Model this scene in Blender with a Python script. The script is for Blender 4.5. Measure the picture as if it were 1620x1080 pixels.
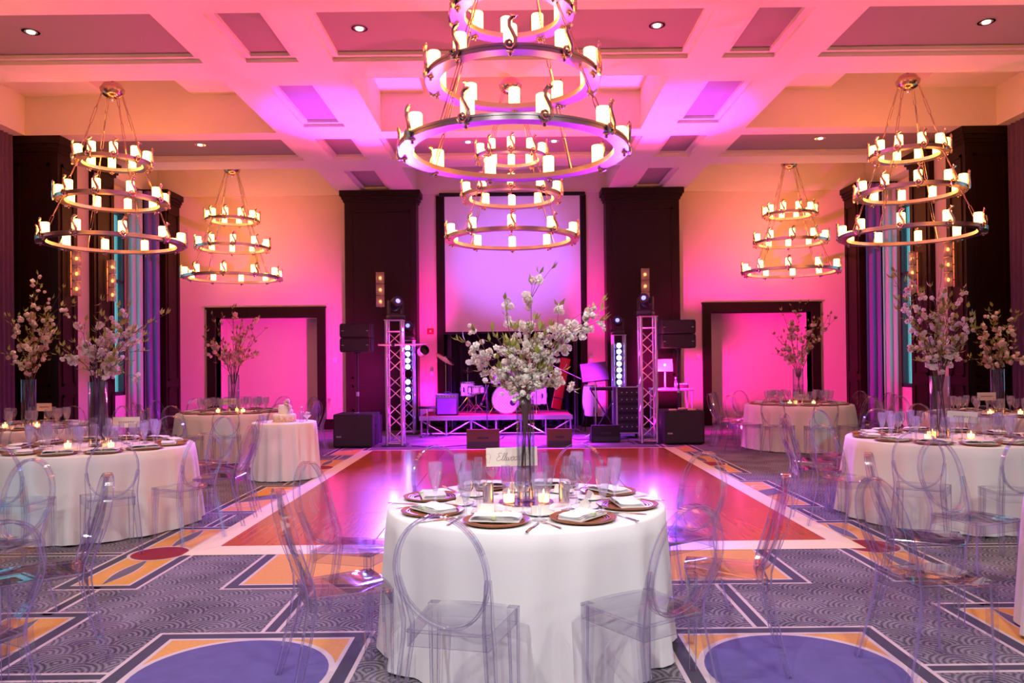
import bpy, math, random
from math import pi, sin, cos, radians, sqrt, atan2
from mathutils import Vector, Matrix, Euler, noise
random.seed(7)
S = bpy.context.scene
for o in list(bpy.data.objects): bpy.data.objects.remove(o)
COL = S.collection

# ------------------------------------------------------------------ camera
F_PX, W_PX, H_PX = 1220.0, 1620.0, 1080.0
CAM_Z = 1.54
cam_d = bpy.data.cameras.new('camera'); cam = bpy.data.objects.new('camera', cam_d); COL.objects.link(cam)
cam_d.sensor_width = 36.0; cam_d.lens = F_PX / W_PX * 36.0
cam_d.clip_end = 200; cam_d.clip_start = 0.05
PITCH, ROLL = radians(0.5), radians(-0.6)
cam_rot = Euler((pi/2 + PITCH, 0, 0)).to_matrix() @ Matrix.Rotation(ROLL, 3, 'Z')
cam.matrix_world = Matrix.Translation((0, 0, CAM_Z)) @ cam_rot.to_4x4()
cam_d.shift_x = -2/W_PX; cam_d.shift_y = 22.4/W_PX
S.camera = cam

# ------------------------------------------------------------------ world, exposure, view
S.view_settings.view_transform = 'Standard'; S.view_settings.look = 'None'
S.view_settings.exposure = 0.30; S.view_settings.gamma = 1.0
S.view_settings.use_curve_mapping = False
w = bpy.data.worlds.new('world'); S.world = w; w.use_nodes = True
w.node_tree.nodes['Background'].inputs[0].default_value = (0.16, 0.55, 0.68, 1)
w.node_tree.nodes['Background'].inputs[1].default_value = 2.2
cy = S.cycles
cy.max_bounces = 5; cy.diffuse_bounces = 2; cy.glossy_bounces = 2; cy.transmission_bounces = 4
cy.transparent_max_bounces = 24
cy.sample_clamp_indirect = 4.0; cy.sample_clamp_direct = 0.0
cy.caustics_reflective = False; cy.caustics_refractive = False
cy.use_denoising = True
cy.use_adaptive_sampling = True; cy.adaptive_threshold = 0.06

def spot(name, loc, target, color, power, angle, blend=0.5, size=0.08):
    l = bpy.data.lights.new(name, 'SPOT'); l.color = color; l.energy = power
    l.spot_size = radians(angle); l.spot_blend = blend; l.shadow_soft_size = size
    o = bpy.data.objects.new(name, l); COL.objects.link(o); o.location = loc
    o.rotation_euler = (Vector(target) - Vector(loc)).to_track_quat('-Z', 'Y').to_euler()
    return o
MAG = (1.0, 0.006, 0.40)
PINK = (1.0, .06, .28)
VIO = (.17, .008, 1.0)
# wall, ceiling and floor wash lamps of the stage lighting (several added free-floating, without fixtures)
for sx, tx in ((-1, -2.22), (1, 2.55)):
    spot('stage_wash_light', (sx*2.78, 15.05, 1.2), (sx*6.0, 18.3, 1.5), MAG if sx > 0 else (1.0, .02, .55), 1500 if sx > 0 else 850, 100, .9)
    spot('stage_wash_light', (sx*2.05, 16.6, 1.9), (sx*2.15, 18.3, 3.0), MAG, 170, 62, .9)
    spot('stage_wash_light', (sx*2.02, 17.98, .12), (sx*2.0, 18.25, 2.4), MAG, 260, 70, .9)
    spot('stage_wash_light', (tx, 14.2, 1.0), (sx*1.2, 10.0, 6.0), PINK, 1350, 125, 1.0)
    spot('stage_wash_light', (sx*4.2, 14.3, 0.3), (sx*6.0, 8.5, 6.0), PINK, 520, 120, 1.0)
    spot('moving_head_beam', (tx, 14.3, 2.7), (sx*2.6, 12.9, 5.6), (.16, .03, 1.0), 2200, 50, .8)
    spot('added_violet_beam', (tx, 14.3, .5), (0.0, 7.1, 3.8), VIO, 2300, 28, .5)  # added lamp without a fixture, tints the near chandelier's underside violet
    spot('moving_head_beam', (tx, 14.2, 2.7), (sx*.9-.1, 10.6, 0.0), (.17, .10, 1.0), 1900, 36, .7)
    spot('moving_head_beam', (tx, 14.2, 2.7), (sx*2.3, 4.5, 0.0), (.26, .10, 1.0), 2600, 52, .9)
    spot('screen_wash_light', (tx, 14.45, 2.75), (0, 18.2, 3.9), (.36, .16, 1.0), 1500, 44, .9)
    spot('drum_wash_light', (tx, 14.4, 2.72), (-.2, 16.5, .7), (.28, .03, 1.0), 1500, 44, .8)
    spot('added_tower_wash', (-tx*.92, 14.1, 1.9), (tx, 14.5, 1.2), (1.0, .03, .62), 700, 34, .8)  # added lamp without a fixture, turns the facing tower magenta
    spot('truss_uplight', (tx, 14.5, .06), (tx, 14.5, 2.3), (1.0, .03, .62), 130, 75, .8)
    spot('truss_uplight', (sx*2.3, 16.9, .06), (sx*2.3, 16.9, 2.3), (.15, .1, 1.0), 90, 75, .8)
    spot('drum_wash_light', (sx*2.02, 16.4, 2.0), (-0.3, 16.6, 0.3), (.30, .03, 1.0), 1500, 75, .7)
    spot('stage_floor_wash_light', (sx*2.1, 14.6, 2.2), (-.2, 15.2, 0.0), (.55, .02, 1.0), 2600, 85, .8)

# ------------------------------------------------------------------ pixel helpers (photo frame 1620 x 1080)
def ray(px, py):
    x = (px - (W_PX/2 + 2)) / F_PX; y = -(py - (H_PX/2 + 22.4)) / F_PX
    return cam_rot @ Vector((x, y, -1.0))
def at_z(px, py, z):
    d = ray(px, py); t = (z - CAM_Z)/d.z; return Vector((d.x*t, d.y*t, z))
def at_y(px, py, Y):
    d = ray(px, py); t = Y/d.y; return Vector((d.x*t, Y, CAM_Z + d.z*t))

# ------------------------------------------------------------------ materials
MATS = {}
def mat(name, color=(.8,.8,.8), rough=.5, metal=0.0, emit=None, estr=0.0, spec=None, noise_amt=0.0, nscale=20, bump=0.0, stretch=(1,1,1), coat=0.0, sheen=0.0, sss=0.0):
    m = bpy.data.materials.new(name); m.use_nodes = True; MATS[name] = m
    nt = m.node_tree; b = nt.nodes['Principled BSDF']
    b.inputs['Base Color'].default_value = (*color, 1); b.inputs['Roughness'].default_value = rough
    b.inputs['Metallic'].default_value = metal
    if spec is not None: b.inputs['Specular IOR Level'].default_value = spec
    if coat: b.inputs['Coat Weight'].default_value = coat
    if sheen: b.inputs['Sheen Weight'].default_value = sheen
    if emit:
        b.inputs['Emission Color'].default_value = (*emit, 1); b.inputs['Emission Strength'].default_value = estr
    if noise_amt or bump:
        tc = nt.nodes.new('ShaderNodeTexCoord'); mp = nt.nodes.new('ShaderNodeMapping'); mp.inputs['Scale'].default_value = stretch
        nz = nt.nodes.new('ShaderNodeTexNoise'); nz.inputs['Scale'].default_value = nscale; nz.inputs['Detail'].default_value = 4
        nt.links.new(tc.outputs['Object'], mp.inputs[0]); nt.links.new(mp.outputs[0], nz.inputs['Vector'])
        if noise_amt:
            mx = nt.nodes.new('ShaderNodeMix'); mx.data_type = 'RGBA'
            mx.inputs[6].default_value = (*[c*(1-noise_amt) for c in color], 1)
            mx.inputs[7].default_value = (*[min(1, c*(1+noise_amt)) for c in color], 1)
            nt.links.new(nz.outputs[0], mx.inputs[0]); nt.links.new(mx.outputs[2], b.inputs['Base Color'])
        if bump:
            bp = nt.nodes.new('ShaderNodeBump'); bp.inputs['Strength'].default_value = bump; bp.inputs['Distance'].default_value = .01
            nt.links.new(nz.outputs[0], bp.inputs['Height']); nt.links.new(bp.outputs[0], b.inputs['Normal'])
    return m
def clear_mat(name, tint=(.94,.94,.96), ior=1.45, rough=.03, haze=0.0, haze_col=(.9,.9,.95), absorb=False):
    m = bpy.data.materials.new(name); m.use_nodes = True; MATS[name] = m
    nt = m.node_tree; nt.nodes.remove(nt.nodes['Principled BSDF']); out = nt.nodes['Material Output']
    tr = nt.nodes.new('ShaderNodeBsdfTransparent'); tr.inputs[0].default_value = (*tint, 1)
    gl = nt.nodes.new('ShaderNodeBsdfGlossy'); gl.inputs['Roughness'].default_value = rough; gl.inputs['Color'].default_value = (1,1,1,1)
    fr = nt.nodes.new('ShaderNodeFresnel')
    ge = nt.nodes.new('ShaderNodeNewGeometry'); iv = nt.nodes.new('ShaderNodeMapRange')     # same interface seen from inside and outside
    iv.inputs['To Min'].default_value = ior; iv.inputs['To Max'].default_value = 1/ior
    nt.links.new(ge.outputs['Backfacing'], iv.inputs['Value']); nt.links.new(iv.outputs[0], fr.inputs['IOR'])
    mx = nt.nodes.new('ShaderNodeMixShader'); nt.links.new(fr.outputs[0], mx.inputs[0])
    base = tr
    if absorb:      # light crossing a slab at a slant travels further through it
        dt = nt.nodes.new('ShaderNodeVectorMath'); dt.operation = 'DOT_PRODUCT'
        nt.links.new(ge.outputs['Normal'], dt.inputs[0]); nt.links.new(ge.outputs['Incoming'], dt.inputs[1])
        ab = nt.nodes.new('ShaderNodeMath'); ab.operation = 'ABSOLUTE'; nt.links.new(dt.outputs['Value'], ab.inputs[0])
        mxm = nt.nodes.new('ShaderNodeMath'); mxm.operation = 'MAXIMUM'; mxm.inputs[1].default_value = .055; nt.links.new(ab.outputs[0], mxm.inputs[0])
        iv2 = nt.nodes.new('ShaderNodeMath'); iv2.operation = 'DIVIDE'; iv2.inputs[0].default_value = 1.0; nt.links.new(mxm.outputs[0], iv2.inputs[1])
        cc = nt.nodes.new('ShaderNodeCombineColor')
        for i in range(3):
            pw = nt.nodes.new('ShaderNodeMath'); pw.operation = 'POWER'; pw.inputs[0].default_value = tint[i]
            nt.links.new(iv2.outputs[0], pw.inputs[1]); nt.links.new(pw.outputs[0], cc.inputs[i])
        nt.links.new(cc.outputs[0], tr.inputs[0])
    if haze:
        df = nt.nodes.new('ShaderNodeBsdfTranslucent'); df.inputs[0].default_value = (*haze_col, 1)
        d2 = nt.nodes.new('ShaderNodeBsdfDiffuse'); d2.inputs[0].default_value = (*haze_col, 1)
        ma = nt.nodes.new('ShaderNodeMixShader'); ma.inputs[0].default_value = .5
        nt.links.new(df.outputs[0], ma.inputs[1]); nt.links.new(d2.outputs[0], ma.inputs[2])
        mh = nt.nodes.new('ShaderNodeMixShader'); mh.inputs[0].default_value = haze
        nt.links.new(tr.outputs[0], mh.inputs[1]); nt.links.new(ma.outputs[0], mh.inputs[2]); base = mh
    nt.links.new(base.outputs[0], mx.inputs[1]); nt.links.new(gl.outputs[0], mx.inputs[2])
    nt.links.new(mx.outputs[0], out.inputs[0])
    return m
def fabric_mat(name, color, trans=.25):
    m = mat(name, color, .9, spec=.1, bump=.12, nscale=60)
    return m

mat('wall_paint', (.80,.66,.57), .8, noise_amt=.03, nscale=6, bump=.02)
mat('ceiling_paint', (.86,.77,.72), .8, noise_amt=.02, nscale=4)
mat('acoustic', (.33,.28,.27), .95, noise_amt=.08, nscale=90)
mat('wood_dark', (.013,.004,.003), .45, spec=.22, noise_amt=.5, nscale=5, stretch=(9,9,.6), bump=.04)
mat('brass', (.55,.43,.30), .22, 1.0)
mat('scroll_silver', (.72,.62,.50), .22, 1.0)
mat('chrome', (.85,.85,.88), .08, 1.0)
mat('ring_steel', (.52,.48,.46), .32, 1.0, bump=.02, nscale=40)
mat('candle_glow', (.95,.8,.5), .6, emit=(1.0,.285,.055), estr=14.5)
mat('votive_flame', (1,.6,.2), .6, emit=(1.0,.5,.12), estr=14)
mat('lamp_white', (1,1,1), .5, emit=(1.0,.72,.5), estr=2.2)
mat('led_blue', (.6,.6,1), .5, emit=(.20,.30,1.0), estr=17)
mat('led_lens', (.6,.6,1), .5, emit=(.08,.16,1.0), estr=2.6)
mat('sconce_glow', (1,.6,.3), .5, emit=(1.0,.30,.06), estr=5)
mat('cloth_white', (.86,.83,.80), .85, spec=.15, bump=.05, nscale=120)
mat('cloth_cream', (.84,.79,.72), .85, spec=.15, bump=.05, nscale=120)
mat('napkin', (.9,.86,.82), .85)
mat('charger', (.29,.10,.035), .4, noise_amt=.35, nscale=14)
mat('china', (.9,.89,.87), .15)
mat('card_stock', (.90,.84,.72), .8, noise_amt=.03, nscale=8)
mat('ink', (.10,.08,.07), .7)
mat('ink_gold', (.62,.47,.22), .6)
mat('ribbon', (.55,.72,.35), .6)
mat('silverware', (.8,.78,.76), .18, 1.0)
mat('steel', (.62,.58,.56), .25, 1.0)
mat('mirror', (.7,.6,.75), .05, 1.0)
mat('bark', (.13,.065,.04), .8, noise_amt=.4, nscale=50)
mat('leaf', (.34,.36,.07), .5, noise_amt=.4, nscale=25)
mat('blossom', (.97,.70,.62), .7, noise_amt=.18, nscale=30)
mat('blossom_pale', (.98,.86,.76), .7, noise_amt=.12, nscale=30)
mat('black_plastic', (.012,.012,.014), .5)
mat('black_matte', (.008,.008,.010), .85)
mat('grille', (.016,.016,.018), .7, bump=.3, nscale=180)
mat('badge', (.55,.55,.6), .3, 1.0)
mat('aluminium', (.55,.52,.60), .3, .85)
mat('drum_shell', (.75,.72,.78), .2, .6)
mat('drum_head', (.86,.84,.9), .45)
mat('cymbal', (.8,.55,.25), .22, 1.0)
mat('screen_white', (.88,.85,.9), .9)
mat('curtain_dark', (.02,.014,.035), .95, noise_amt=.2, nscale=20)
mat('curtain_purple', (.12,.06,.13), .9, noise_amt=.2, nscale=30)
mat('curtain_blue', (.20,.10,.36), .85, noise_amt=.15, nscale=30)
mat('window_frame', (.03,.03,.035), .5)
mat('red_case', (.55,.03,.02), .4)
mat('plate_white', (.85,.83,.82), .4)
mat('alarm_red', (.5,.02,.02), .4)
mat('icing', (.92,.84,.70), .6, bump=.1, nscale=60)
mat('icing_peach', (.9,.55,.34), .6)
mat('cream_ramp', (.80,.68,.48), .45)
mat('laptop_lid', (.75,.72,.78), .3, .3)
mat('apple_glow', (1,1,1), .5, emit=(1,.8,1), estr=2)
mat('carpet_cream', (.56,.46,.42), .95, noise_amt=.1, nscale=200)
mat('carpet_dark', (.055,.05,.06), .95, noise_amt=.3, nscale=200)
mat('carpet_gold', (.62,.30,.055), .95, noise_amt=.2, nscale=60)
mat('carpet_blue', (.10,.085,.22), .95, noise_amt=.22, nscale=9)
mat('carpet_red', (.24,.008,.012), .95, noise_amt=.2, nscale=60)
clear_mat('chair_edge_refraction_tint', (.60,.57,.68), 1.5, .08, haze=.30, haze_col=(.70,.62,.88))  # refraction lines and violet glints of the edges put into this tint
clear_mat('chair_clear', (.947,.942,.965), 1.55, .045, absorb=True)
clear_mat('glass', (.935,.935,.955), 1.6, .08, haze=.035, haze_col=(.9,.88,1), absorb=True)
clear_mat('vase_glass', (.90,.91,.93), 1.6, .05, absorb=True)
clear_mat('goblet_frost', (.95,.95,.97), 1.5, .08, haze=.12, haze_col=(.95,.95,1.0), absorb=True)
clear_mat('water', (.90,.92,.92), 1.33, .02)
clear_mat('sconce_glass', (.9,.86,.9), 1.5, .05, haze=.35, haze_col=(.85,.75,.8))
clear_mat('sheer', (.7,.75,.8), 1.1, .5, haze=.92, haze_col=(.95,.97,1.0))
clear_mat('pane', (.75,.9,.92), 1.5, .01)

# petals and leaves let some light through
for n, amt in (('blossom', .35), ('blossom_pale', .35), ('leaf', .3)):
    nt = MATS[n].node_tree; b = nt.nodes['Principled BSDF']; out = nt.nodes['Material Output']
    tl = nt.nodes.new('ShaderNodeBsdfTranslucent'); src = b.inputs['Base Color'].links[0].from_socket; nt.links.new(src, tl.inputs[0])
    mx = nt.nodes.new('ShaderNodeMixShader'); mx.inputs[0].default_value = amt
    nt.links.new(b.outputs[0], mx.inputs[1]); nt.links.new(tl.outputs[0], mx.inputs[2]); nt.links.new(mx.outputs[0], out.inputs[0])

def carpet_material():
    m = bpy.data.materials.new('carpet_field'); m.use_nodes = True; nt = m.node_tree; b = nt.nodes['Principled BSDF']
    b.inputs['Roughness'].default_value = .95; b.inputs['Specular IOR Level'].default_value = .1
    geo = nt.nodes.new('ShaderNodeNewGeometry'); sep = nt.nodes.new('ShaderNodeSeparateXYZ'); nt.links.new(geo.outputs['Position'], sep.inputs[0])
    def M(op, a, b2=None, c=None):
        n = nt.nodes.new('ShaderNodeMath'); n.operation = op
        for i, v in enumerate((a, b2, c)):
            if v is None: continue
            if isinstance(v, (int, float)): n.inputs[i].default_value = v
            else: nt.links.new(v, n.inputs[i])
        return n.outputs[0]
    CW, RH = .30, .13
    v = M('DIVIDE', sep.outputs['Y'], RH); row = M('FLOOR', v); par = M('FLOORED_MODULO', row, 2.0) 
    u = M('ADD', M('DIVIDE', sep.outputs['X'], CW), M('MULTIPLY', par, .5))
    fu = M('SUBTRACT', M('FRACT', u), .5); fv = M('FRACT', v)
    dx = M('MULTIPLY', fu, CW); dy = M('MULTIPLY', fv, RH)
    r = M('SQRT', M('ADD', M('MULTIPLY', dx, dx), M('MULTIPLY', dy, dy)))
    wave = M('SINE', M('MULTIPLY', r, 2*pi/.031))
    nz = nt.nodes.new('ShaderNodeTexNoise'); nz.inputs['Scale'].default_value = 90; nt.links.new(geo.outputs['Position'], nz.inputs['Vector'])
    nz2 = nt.nodes.new('ShaderNodeTexNoise'); nz2.inputs['Scale'].default_value = 2.2; nt.links.new(geo.outputs['Position'], nz2.inputs['Vector'])
    f = M('ADD', M('MULTIPLY', wave, .26), M('ADD', M('MULTIPLY', M('SUBTRACT', nz.outputs[0], .5), .9), M('ADD', .5, M('MULTIPLY', M('SUBTRACT', nz2.outputs[0], .5), .9))))
    ramp = nt.nodes.new('ShaderNodeValToRGB'); nt.links.new(f, ramp.inputs[0])
    ramp.color_ramp.elements[0].position = .15; ramp.color_ramp.elements[0].color = (.055,.05,.058,1)
    ramp.color_ramp.elements[1].position = .85; ramp.color_ramp.elements[1].color = (.27,.235,.26,1)
    nt.links.new(ramp.outputs[0], b.inputs['Base Color']); MATS['carpet_field'] = m
carpet_material()
def wood_floor_material():
    m = mat('parquet', (.5,.1,.02), .22)
    nt = m.node_tree; b = nt.nodes['Principled BSDF']; b.inputs['Coat Weight'].default_value = .3; b.inputs['Coat Roughness'].default_value = .12
    geo = nt.nodes.new('ShaderNodeNewGeometry'); mp = nt.nodes.new('ShaderNodeMapping'); mp.inputs['Scale'].default_value = (14, .8, 1)
    nt.links.new(geo.outputs['Position'], mp.inputs[0])
    nz = nt.nodes.new('ShaderNodeTexNoise'); nz.inputs['Scale'].default_value = 1.5; nz.inputs['Detail'].default_value = 5
    nt.links.new(mp.outputs[0], nz.inputs['Vector'])
    ramp = nt.nodes.new('ShaderNodeValToRGB'); nt.links.new(nz.outputs[0], ramp.inputs[0])
    ramp.color_ramp.elements[0].position = .3; ramp.color_ramp.elements[0].color = (.42,.062,.012,1)
    ramp.color_ramp.elements[1].position = .75; ramp.color_ramp.elements[1].color = (.56,.11,.020,1)
    nt.links.new(ramp.outputs[0], b.inputs['Base Color'])
wood_floor_material()

# ------------------------------------------------------------------ mesh builder
class MB:
    def __init__(s): s.v = []; s.f = []
    def add(s, vs, fs):
        n = len(s.v); s.v += [tuple(p) for p in vs]; s.f += [tuple(i+n for i in f) for f in fs]; return s
    def box(s, x0, x1, y0, y1, z0, z1):
        return s.add([(x0,y0,z0),(x1,y0,z0),(x1,y1,z0),(x0,y1,z0),(x0,y0,z1),(x1,y0,z1),(x1,y1,z1),(x0,y1,z1)],
                     [(0,3,2,1),(4,5,6,7),(0,1,5,4),(1,2,6,5),(2,3,7,6),(3,0,4,7)])
    def bbox(s, x0, x1, y0, y1, z0, z1, b=.01):      # box with chamfered vertical and top edges
        a = [(x0+b,y0),(x1-b,y0),(x1,y0+b),(x1,y1-b),(x1-b,y1),(x0+b,y1),(x0,y1-b),(x0,y0+b)]
        cx, cy2 = (x0+x1)/2, (y0+y1)/2
        def ins(p): return (p[0] + (b if p[0] < cx else -b)*.7, p[1] + (b if p[1] < cy2 else -b)*.7)
        rows = [[(*ins(p), z0) for p in a], [(*p, z0+b) for p in a], [(*p, z1-b) for p in a], [(*ins(p), z1) for p in a]]
        vs = [p for r in rows for p in r]; fs = [tuple(reversed(range(8))), tuple(range(24, 32))]
        for r in range(3):
            for i in range(8): j = (i+1) % 8; fs.append((r*8+i, r*8+j, r*8+8+j, r*8+8+i))
        return s.add(vs, fs)
    def quad(s, a, b, c, d): return s.add([a,b,c,d], [(0,1,2,3)])
    def tube(s, pts, rad, n=8, cap=True, flat=1.0, sq=False):
        pts = [Vector(p) for p in pts]; k = len(pts); R = rad if hasattr(rad, '__len__') else [rad]*k
        t0 = (pts[1]-pts[0]).normalized(); up = Vector((0,0,1)) if abs(t0.z) < .9 else Vector((0,1,0))
        nn = t0.cross(up).normalized(); vs = []; fs = []
        for i, p in enumerate(pts):
            t = (pts[min(i+1,k-1)]-pts[max(i-1,0)]).normalized()
            nn = (nn - t*nn.dot(t)).normalized(); bb = t.cross(nn)
            for j in range(n):
                a = (pi/4 + (j//2)*pi/2 + (-.13 if j % 2 == 0 else .13)) if sq else 2*pi*j/n + (pi/4 if n == 4 else 0); vs.append(p + (nn*cos(a) + bb*sin(a)*flat)*R[i])
        for i in range(k-1):
            for j in range(n):
                j2 = (j+1) % n; fs.append((i*n+j, i*n+j2, (i+1)*n+j2, (i+1)*n+j))
        if cap: fs.append(tuple(reversed(range(n)))); fs.append(tuple((k-1)*n+j for j in range(n)))
        return s.add(vs, fs)
    def lathe(s, prof, n=16, c=(0,0,0), sx=1, sy=1, a0=0):
        vs = []; fs = []; k = len(prof)
        for r, z in prof:
            for j in range(n):
                a = 2*pi*j/n + a0; vs.append((c[0]+r*cos(a)*sx, c[1]+r*sin(a)*sy, c[2]+z))
        for i in range(k-1):
            for j in range(n):
                j2 = (j+1) % n; fs.append((i*n+j, i*n+j2, (i+1)*n+j2, (i+1)*n+j))
        if prof[0][0] > 1e-5: fs.append(tuple(reversed(range(n))))
        if prof[-1][0] > 1e-5: fs.append(tuple((k-1)*n+j for j in range(n)))
        return s.add(vs, fs)
    def open_lathe(s, prof, n=16, c=(0,0,0)):
        k = len(prof); m0 = len(s.f); s.lathe(prof, n, c); 
        fs = s.f[m0:]; s.f[m0:] = [f for f in fs if len(f) == 4 and (n != 4 or True)]
        return s
    def sphere(s, c, r, n=10, m=6, sc=(1,1,1)):
        prof = [(r*sin(pi*i/m), -r*cos(pi*i/m)) for i in range(m+1)]
        vs = []; fs = []
        for i in range(1, m):
            for j in range(n):
                a = 2*pi*j/n; vs.append((c[0]+prof[i][0]*cos(a)*sc[0], c[1]+prof[i][0]*sin(a)*sc[1], c[2]+prof[i][1]*sc[2]))
        b = len(vs); vs += [(c[0],c[1],c[2]-r*sc[2]), (c[0],c[1],c[2]+r*sc[2])]
        for i in range(m-2):
            for j in range(n): j2=(j+1)%n; fs.append((i*n+j, i*n+j2, (i+1)*n+j2, (i+1)*n+j))
        for j in range(n): j2=(j+1)%n; fs.append((b, j2, j)); fs.append((b+1, (m-2)*n+j, (m-2)*n+j2))
        return s.add(vs, fs)
    def annulus(s, ri, ro, z0, z1, n=48, c=(0,0)):
        vs = []; fs = []
        for j in range(n):
            a = 2*pi*j/n; ca, sa = cos(a), sin(a)
            for r, z in ((ri,z0),(ro,z0),(ro,z1),(ri,z1)): vs.append((c[0]+r*ca, c[1]+r*sa, z))
        for j in range(n):
            k = (j+1) % n
            for q in range(4): q2=(q+1)%4; fs.append((j*4+q, k*4+q, k*4+q2, j*4+q2))
        return s.add(vs, fs)
    def poly(s, pts, z): return s.add([(x,y,z) for x,y in pts], [tuple(range(len(pts)))])
    def mats_where(s, fn): s.mi = [1 if fn(i) else 0 for i in range(len(s.f))]; return s
    def xf(s, M): s.v = [tuple(M @ Vector(p)) for p in s.v]; return s
    def join(s, o): return s.add(o.v, o.f)
    def mesh(s, name, m, ang=40, smooth=True):
        me = bpy.data.meshes.new(name); me.from_pydata(s.v, [], s.f); me.materials.append(MATS[m])
        if getattr(s, 'mi', None): me.materials.append(MATS['chair_edge_refraction_tint']); me.polygons.foreach_set('material_index', s.mi)
        if smooth:
            me.polygons.foreach_set('use_smooth', [True]*len(me.polygons)); me.update(); me.set_sharp_from_angle(angle=radians(ang))
        return me
    def build(s, name, m, parent=None, loc=None, ang=40, smooth=True):
        return place(name, s.mesh(name, m, ang, smooth), parent, loc)
def place(name, me, parent=None, loc=None, rot=None, scale=None):
    o = bpy.data.objects.new(name, me); COL.objects.link(o)
    if parent: o.parent = parent
    if loc is not None: o.location = loc
    if rot is not None: o.rotation_euler = rot
    if scale is not None: o.scale = scale
    return o
def tag(o, label, cat, group=None):
    o['label'] = label; o['category'] = cat
    if group: o['group'] = group
    return o
def thing(name, label, cat, loc=(0,0,0), rz=0, group=None):
    o = bpy.data.objects.new(name, None); COL.objects.link(o); o.location = loc; o.rotation_euler = (0,0,rz)
    o.empty_display_size = .1
    return tag(o, label, cat, group)
def struct(o): o['kind'] = 'structure'; return o
CH = {}
def copy_tree(o, parent=None, loc=None, rz=None, label=None, group=None):
    c = o.copy(); COL.objects.link(c)
    if parent: c.parent = parent
    if loc is not None: c.location = loc
    if rz is not None: c.rotation_euler = (o.rotation_euler[0], o.rotation_euler[1], rz)
    if label: c['label'] = label
    if group: c['group'] = group
    for ch in kids(o): copy_tree(ch, c)
    return c
def kids(o):
    if o.name not in CH: CH[o.name] = list(o.children)
    return CH[o.name]
def rot_to(a, b):
    """rotation matrix taking +Z onto direction b-a"""
    return (Vector(b)-Vector(a)).to_track_quat('Z','Y').to_matrix().to_4x4()

#@@ROOM
# ================================================================== ROOM
XW, YB, YF = 8.75, 18.3, -5.0      # side walls, back wall, wall behind
ZS, ZC = 5.55, 6.22                # soffit height, coffer ceiling
PER = 4.95
# ---- floor with carpet print
fl = struct(MB().quad((-XW-.2,YF-.2,0),(XW+.2,YF-.2,0),(XW+.2,YB+1.2,0),(-XW-.2,YB+1.2,0)).build('floor', 'carpet_field', smooth=False))
def rect_ring(x0,x1,y0,y1,w,z):
    return MB().add([(x0,y0,z),(x1,y0,z),(x1,y1,z),(x0,y1,z),(x0+w,y0+w,z),(x1-w,y0+w,z),(x1-w,y1-w,z),(x0+w,y1-w,z)],
        [(0,1,5,4),(1,2,6,5),(2,3,7,6),(3,0,4,7)])
def cp(mb, m, name): o = mb.build(name, m, fl, smooth=False); return o
LW, DW = .024, .075
def carpet_frame(x0,x1,y0,y1, fill=True):
    cp(rect_ring(x0,x1,y0,y1,LW,.0016), 'carpet_cream', 'carpet_line')
    cp(rect_ring(x0+LW,x1-LW,y0+LW,y1-LW,DW,.0014), 'carpet_dark', 'carpet_band')
    q = LW+DW
    cp(rect_ring(x0+q,x1-q,y0+q,y1-q,LW,.0016), 'carpet_cream', 'carpet_line')
    q += LW
    if fill: cp(MB().quad((x0+q,y0+q,.0012),(x1-q,y0+q,.0012),(x1-q,y1-q,.0012),(x0+q,y1-q,.0012)), 'carpet_gold', 'carpet_panel')
    return q
def disc(cx,cy2,r,m,z,name='carpet_disc',n=48, sy=1): cp(MB().poly([(cx+r*cos(2*pi*i/n), cy2+r*sy*sin(2*pi*i/n)) for i in range(n)], z), m, name)
def double_line(x0,x1,y0,y1):
    """connecting band of two cream lines round a dark core, along the longer side"""
    if x1-x0 < y1-y0:
        cp(MB().quad((x0,y0,.0010),(x1,y0,.0010),(x1,y1,.0010),(x0,y1,.0010)), 'carpet_cream', 'carpet_line')
        cp(MB().quad((x0+LW,y0,.0014),(x1-LW,y0,.0014),(x1-LW,y1,.0014),(x0+LW,y1,.0014)), 'carpet_dark', 'carpet_band')
    else:
        cp(MB().quad((x0,y0,.0010),(x1,y0,.0010),(x1,y1,.0010),(x0,y1,.0010)), 'carpet_cream', 'carpet_line')
        cp(MB().quad((x0,y0+LW,.0014),(x1,y0+LW,.0014),(x1,y1-LW,.0014),(x0,y1-LW,.0014)), 'carpet_dark', 'carpet_band')
def lens(cx, y0, y1, wd):
    n = 12; pts = [(cx + wd*sin(pi*i/n), y0+(y1-y0)*i/n) for i in range(n+1)] + [(cx - wd*sin(pi*i/n), y0+(y1-y0)*i/n) for i in range(n-1,0,-1)]
    cp(MB().poly(pts, .0020), 'carpet_field_flat', 'carpet_leaf')
    pts2 = [(cx+(x-cx)*1.25, y) for x,y in pts]
    cp(MB().poly(pts2, .0018), 'carpet_cream', 'carpet_line')
MATS['carpet_field_flat'] = mat('carpet_grey', (.13,.11,.125), .95, noise_amt=.3, nscale=200)
def square_motif(cx, cy2, h=.62):
    q = carpet_frame(cx-h,cx+h,cy2-h,cy2+h)
    disc(cx,cy2,h-q+.02,'carpet_cream',.0018); disc(cx,cy2,h-q-.012,'carpet_blue',.0022)
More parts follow.
